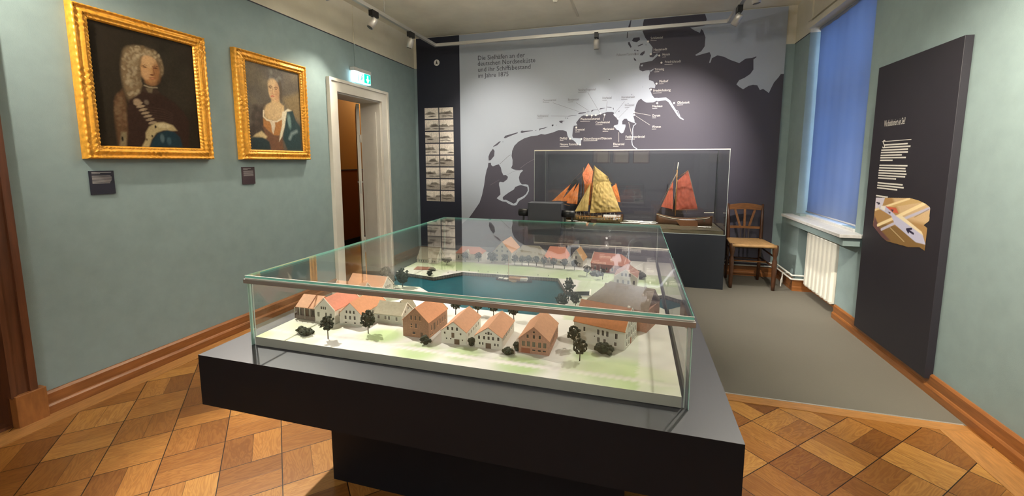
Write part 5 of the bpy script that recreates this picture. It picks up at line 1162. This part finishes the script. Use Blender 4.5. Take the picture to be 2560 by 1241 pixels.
c.line(pl_((470, 995), (418, 960)), .010, '#2a2440', .003); c.line(pl_((430, 985), (416, 958), (455, 955)), .010, '#2a2440', .003)
c.line(pl_((280, 945), (395, 1060)), .004, '#cdb894', .003); c.line(pl_((480, 860), (600, 795)), .003, '#8c7450', .003)
c.line(pl_((172, 740), (195, 750)), .007, '#2a2440', .003); c.line(pl_((182, 755), (196, 751), (190, 740)), .005, '#2a2440', .003)
c.grain(.12, 3)
mbp = c.mesh(lambda y, z: (XT-.0012, y, z))
# keep only the cut-out outline
def inside(y, z):
    r_ = False
    for i in range(len(outl)):
        (ay, az), (by, bz) = outl[i], outl[(i+1) % len(outl)]
        if (az > z) != (bz > z) and y < (by-ay)*(z-az)/(bz-az)+ay: r_ = not r_
    return r_
mbp.f = [f for f in mbp.f if inside(sum(mbp.v[i].y for i in f)/4, sum(mbp.v[i].z for i in f)/4)]; mbp.m = [0]*len(mbp.f); mbp.sm = [False]*len(mbp.f)
mbp.build('print_picture', M['print'], tp)

# ================================================================== CHAIR
def chair():
    f0, f1 = onZ(1823, 717, 0), onZ(1932, 727, 0); b1 = onZ(1892, 701, 0)
    t = thing('chair', 'old brown wooden chair with a rush seat beside the ship showcase', 'chair', ((f0.x+f1.x)/2, 3.78, 0))
    fx0, fx1, fy = .752, 1.052, 3.645; bx0, bx1, by = .775, 1.020, 3.935
    sz = .345
    for x in (fx0, fx1):
        MB().lathe([(.0125, 0), (.0150, .04), (.0165, .14), (.0175, .23), (.0130, .245), (.0120, .262), (.0190, .29), (.0215, .315), (.0205, .352), (.016, .358)], (x, fy, 0), 14).build('front_leg', M['chair'], t)
    for x, s_ in ((bx0, -1), (bx1, 1)):
        MB().tube([(x, by+.02, 0), (x, by, .17), (x, by, .345), (x+s_*.004, by+.018, .50), (x+s_*.008, by+.035, .643)], [.011, .013, .0145, .0125, .0085], 10).build('rear_leg', M['chair'], t)
    def seatf(u, v):
        x0_ = fx0-.004+(bx0-fx0+.002)*v; x1_ = fx1+.004+(bx1-fx1-.002)*v
        return (x0_+(x1_-x0_)*u, fy-.012+(by-fy+.010)*v, sz+.012+.006*math.sin(math.pi*u)*math.sin(math.pi*v)+.0012*math.sin(v*70)*(1 if abs(u-.5) > abs(v-.5) else 0)+.0012*math.sin(u*70)*(0 if abs(u-.5) > abs(v-.5) else 1))
    mb_ = MB().grid(seatf, 40, 40); mb_.grid(lambda u, v: (lambda q: (q[0], q[1], sz-.012))(seatf(u, v)), 2, 2)
    for (u0, v0), (u1, v1) in (((0, 0), (1, 0)), ((1, 0), (1, 1)), ((1, 1), (0, 1)), ((0, 1), (0, 0))):
        mb_.tube([Vector(seatf(u0+(u1-u0)*k/6, v0+(v1-v0)*k/6))*1+Vector((0, 0, -.011)) for k in range(7)], .0125, 8)
    mb_.build('rush_seat', M['rush'], t)
    # backrest
    def yb_(z): return by+.035*max(0, (z-.345)/.3)
    def rail(name, z0, z1, arch, m, n_=14, th_=.010, x0_=bx0, x1_=bx1):
        mb2 = MB(); vs = []
        for k in range(n_+1):
            u = k/n_; x = x0_+(x1_-x0_)*u; a_ = arch*math.sin(math.pi*u); yy = yb_((z0+z1)/2)+.012*math.sin(math.pi*u)
            for dz, dy in ((z0+a_*.35, -th_/2), (z1+a_, -th_/2), (z1+a_, th_/2), (z0+a_*.35, th_/2)): vs.append((x, yy+dy, dz))
        fs = [(k*4+i, k*4+(i+1) % 4, (k+1)*4+(i+1) % 4, (k+1)*4+i) for k in range(n_) for i in range(4)]+[(0, 1, 2, 3), (n_*4, n_*4+1, n_*4+2, n_*4+3)]
        mb2.add(vs, fs); mb2.build(name, m, t)
    rail('top_rail', .592, .632, .016, M['chairl']); rail('middle_rail', .437, .457, 0, M['chairl'])
    for a_, b_ in ((.36, .10), (.50, .50), (.64, .90)):
        w_ = bx1-bx0; z0, z1 = .455, .598; yy0, yy1 = yb_(z0)+.010, yb_(z1)+.010
        MB().bar((bx0+w_*a_, yy0, z0), (bx0+w_*(a_*.35+b_*.65), yy1, z1), .017, .006, (0, 1, 0)).build('back_slat', M['chairl'], t)
    for a_ in (.38, .5, .62):
        MB().bar((bx0+(bx1-bx0)*a_, by+.004, .36), (bx0+(bx1-bx0)*a_, by+.012, .44), .010, .006, (0, 1, 0)).build('lower_slat', M['chaird'], t)
    MB().box(bx0, bx1, by-.006, by+.004, .270, .305).build('dark_back_stretcher', M['chaird'], t)
    MB().tube([(bx0, by+.008, .185), (bx1, by+.008, .185)], .007, 8).build('rear_stretcher', M['chair'], t)
    MB().tube([(fx0, fy, .185), (bx0, by, .20)], .0075, 8).build('side_stretcher', M['chair'], t); MB().tube([(fx1, fy, .185), (bx1, by, .20)], .0075, 8).build('side_stretcher', M['chair'], t)
    MB().tube([(fx1, fy, .262), (bx1, by, .29)], .0065, 8).build('upper_side_stretcher', M['chair'], t); MB().tube([(fx0, fy, .262), (bx0, by, .29)], .0065, 8).build('upper_side_stretcher', M['chair'], t)
    MB().tube([((fx0+bx0)/2, (fy+by)/2, .192), ((fx1+bx1)/2, (fy+by)/2, .192)], .0065, 8).build('cross_stretcher', M['chairl'], t)
chair()

# ================================================================== EXIT SIGN
ex = thing('exit_sign', 'lit green and white emergency exit sign above the white door frame', 'exit sign', (XL+.02, 3.15, 1.66))
ey0, ey1, ez0, ez1 = 3.035, 3.262, 1.640, 1.748
MB().box(XL+.001, XL+.045, ey0, ey1, ez1-.024, ez1+.004).build('sign_housing', M['exith'], ex, bevel=.002)
MB().box(XL+.012, XL+.040, ey0+.002, ey0+.052, ez0, ez1-.024).build('side_diffuser', M['exitl'], ex)
MB().box(XL+.012, XL+.038, ey0+.052, ey1-.003, ez0, ez1-.024).build('sign_body', M['exitw'], ex)
mb = MB(); fx_ = XL+.0388
mb.box(fx_-.0005, fx_+.0005, ey0+.135, ey1-.006, ez0+.008, ez1-.026); mb.box(fx_-.0005, fx_+.0005, ey0+.052, ey0+.060, ez0+.006, ez1-.026)
mb.build('green_field', M['exitg'], ex)
yc, zc = ey0+.182, (ez0+ez1-.024)/2
MB().prism([(yc-.008, zc+.030), (yc+.008, zc+.030), (yc+.008, zc), (yc+.024, zc), (yc, zc-.034), (yc-.024, zc), (yc-.008, zc)], 'x', fx_+.0006, fx_+.0014).build('arrow', M['exitw'], ex)
yr = ey0+.098
mb = MB().prism([(yr-.004, zc+.010), (yr+.008, zc+.014), (yr+.012, zc-.004), (yr+.002, zc-.008)], 'x', fx_, fx_+.001)
mb.prism([(yr+.002, zc-.006), (yr+.010, zc-.006), (yr+.004, zc-.020), (yr+.010, zc-.030), (yr+.005, zc-.030), (yr-.002, zc-.018)], 'x', fx_, fx_+.001)
mb.prism([(yr+.002, zc-.008), (yr-.006, zc-.016), (yr-.016, zc-.018), (yr-.016, zc-.014), (yr-.006, zc-.010), (yr, zc-.002)], 'x', fx_, fx_+.001)
mb.prism([(yr+.010+.0065*math.cos(k), zc+.023+.0065*math.sin(k)) for k in np.linspace(0, 5.8, 10)], 'x', fx_, fx_+.001)
mb.build('running_figure', M['exitg'], ex)
tag(MB().box(XL, XL+.006, 3.098, 3.112, ez1+.004, ZP, 0).box(XL, XL+.006, 3.098, 3.112, ZP, ZC-.001, 1).build('cable_duct', [M['wall'], M['cream']]), 'thin vertical cable duct running up the wall from the exit sign', 'cable duct')

# ================================================================== TRACK AND SPOTLIGHTS
tr = thing('lighting_track', 'rectangular grey lighting track hanging below the ceiling', 'lighting track', ((RX0+RX1)/2, 1.6, RZ))
tw, th_ = .026, .026
MB().box(RX0-tw/2, RX0+tw/2, RYF, RYB, RZ-th_/2, RZ+th_/2).build('track_rail', M['alu'], tr); MB().box(RX1-tw/2, RX1+tw/2, RYF, RYB, RZ-th_/2, RZ+th_/2).build('track_rail', M['alu'], tr)
MB().box(RX0-tw/2, RX1+tw/2, RYB-tw/2, RYB+tw/2, RZ-th_/2, RZ+th_/2).build('track_rail', M['alu'], tr); MB().box(RX0-tw/2, RX1+tw/2, RYF-tw/2, RYF+tw/2, RZ-th_/2, RZ+th_/2).build('track_rail', M['alu'], tr)
yh = RYB-1.35
MB().box(RX0, RX1, yh-tw/2, yh+tw/2, RZ+th_/2, RZ+th_/2+.004).build('cross_strip', M['alu'], tr)
UL = bpy.data.lights.new('fill_uplight', 'AREA'); UL.shape = 'RECTANGLE'; UL.size = 2.2; UL.size_y = .05; UL.energy = 48; UL.color = (1, .95, .88)  # unseen area light added as ceiling fill; the strip only carries it
uo = bpy.data.objects.new('added_fill_light', UL); COL.objects.link(uo); uo.parent = tr; uo.location = (0, (yh-1.6)*K, (th_/2+.008)*K); uo.rotation_euler = (math.pi, 0, 0)
for x in (RX0, RX1):
    for y in (.4, 1.9, 3.0): MB().tube([(x, y, RZ), (x, y, ZC)], .0018, 6).build('suspension_rod', M['alu'], tr)
def spot(pos, target, label, lamp=None):
    x, y = pos; t = thing('track_spotlight', label, 'spotlight', (x, y, RZ-.012), 0, 'spotlights on the lighting track')
    MB().box(x-.016, x+.016, y-.040, y+.040, RZ-.052, RZ-.010).build('track_adapter', M['black'], t)
    piv = Vector((x, y, RZ-.080)); MB().tube([(x, y, RZ-.052), piv], .007, 8).build('pivot', M['alud'], t)
    d = (V3(target)-piv).normalized(); c0 = piv-d*.018; c1 = piv+d*.060
    MB().tube([c0, c0+d*.006, c1], [.020, .025, .025], 20).build('lamp_head', M['alud'], t)
    MB().tube([c1, c1+d*.002], .021, 20).build('lens', M['lens'], t)
    if lamp:
        L = bpy.data.lights.new('spot', 'SPOT'); L.energy = lamp[0]; L.spot_size = math.radians(lamp[1]); L.spot_blend = lamp[2]; L.color = lamp[3]; L.shadow_soft_size = .03
        o = bpy.data.objects.new('lamp', L); COL.objects.link(o); o.parent = t
        o.location = (c1+d*.012-ORG[t.name])*K; o.rotation_euler = d.to_track_quat('-Z', 'Y').to_euler()
    return t
LBL = {'photographs': 'small grey spotlight nearest the dark photo column at the left end of the track', 'second portrait': 'small grey spotlight on the left rail of the track above the doorway'}
for nm, pos, tg, wt2, an, bl_, col in SPOTS:
    spot(pos, tg, LBL.get(nm, 'grey spotlight on the ceiling track aimed at the '+nm), (wt2, an, bl_, col))
p = onZ(1493, 85, RZ); spot((p.x, RYB), (p.x+.02, YB-.1, .9), 'small spotlight with black adapter in the middle of the far track rail above the map', (16, 70, 1., NEUT))
p = onZ(1850, 12, RZ); spot((RX1, p.y), (.20, p.y+.45, 1.2), 'white spotlight at the far right end of the track', (18, 60, 1., NEUT))
tag(MB().bar(onZ(1424, -10, ZC-.004), onZ(1445, 41, ZC-.004), .020, .006).build('ceiling_conduit', M['cream']), 'short pale conduit running across the ceiling', 'conduit')
tag(MB().lathe([(.012, 0), (.020, .01), (.020, .02)], tuple(onZ(1388, 6, ZC-.02)), 14).build('ceiling_hook', M['cream']), 'small round cap on the ceiling near the conduit', 'ceiling cap')
# framed prints on the wall behind the camera (they show only as reflections in the glass)
for i in range(3):
    for j in range(2):
        x = -.9+i*.42; z = .95+j*.36
        t = thing('framed_print', 'pale framed print on the wall behind the visitor', 'framed print', (x, YF, z), 0, 'framed prints behind the visitor')
        MB().box(x, x+.34, YF, YF+.012, z, z+.28).build('print_frame', M['darkwood'], t); MB().box(x+.02, x+.32, YF+.012, YF+.014, z+.02, z+.26).build('print_sheet', M['cream'], t)

# unseen globe lamps added as fill: two behind the visitor, one in the corridor
def globe(x, y, z, watts, col, label):
    t = thing('fill_lamp', label, 'added lamp', (x, y, z), 0)
    MB().tube([(x, y, z+.05), (x, y, ZC)], .004, 8).build('stem', M['alu'], t)
    MB().ico((x, y, z+.0), .045, 3, sm=True).build('fill_globe', mat('fill_glow', (.9, .9, .85), .3, emit=(1, .95, .85), estr=2.), t)
    L = bpy.data.lights.new('globe', 'POINT'); L.energy = watts; L.color = col; L.shadow_soft_size = .03
    o = bpy.data.objects.new('lamp', L); COL.objects.link(o); o.parent = t; o.location = (0, 0, -.15)
globe(-.45, -.55, 2.0, 12, (1, .96, .92), 'opal globe lamp added as fill above the visitor')
globe(-.5, -1.35, 2.0, 55, (1, .96, .92), 'opal globe lamp added as fill at the back of the room behind the visitor')
globe(cx-.55, D1+1.4, 2.0, 16, (1, .80, .52), 'opal globe lamp added as fill in the corridor beyond the white door')
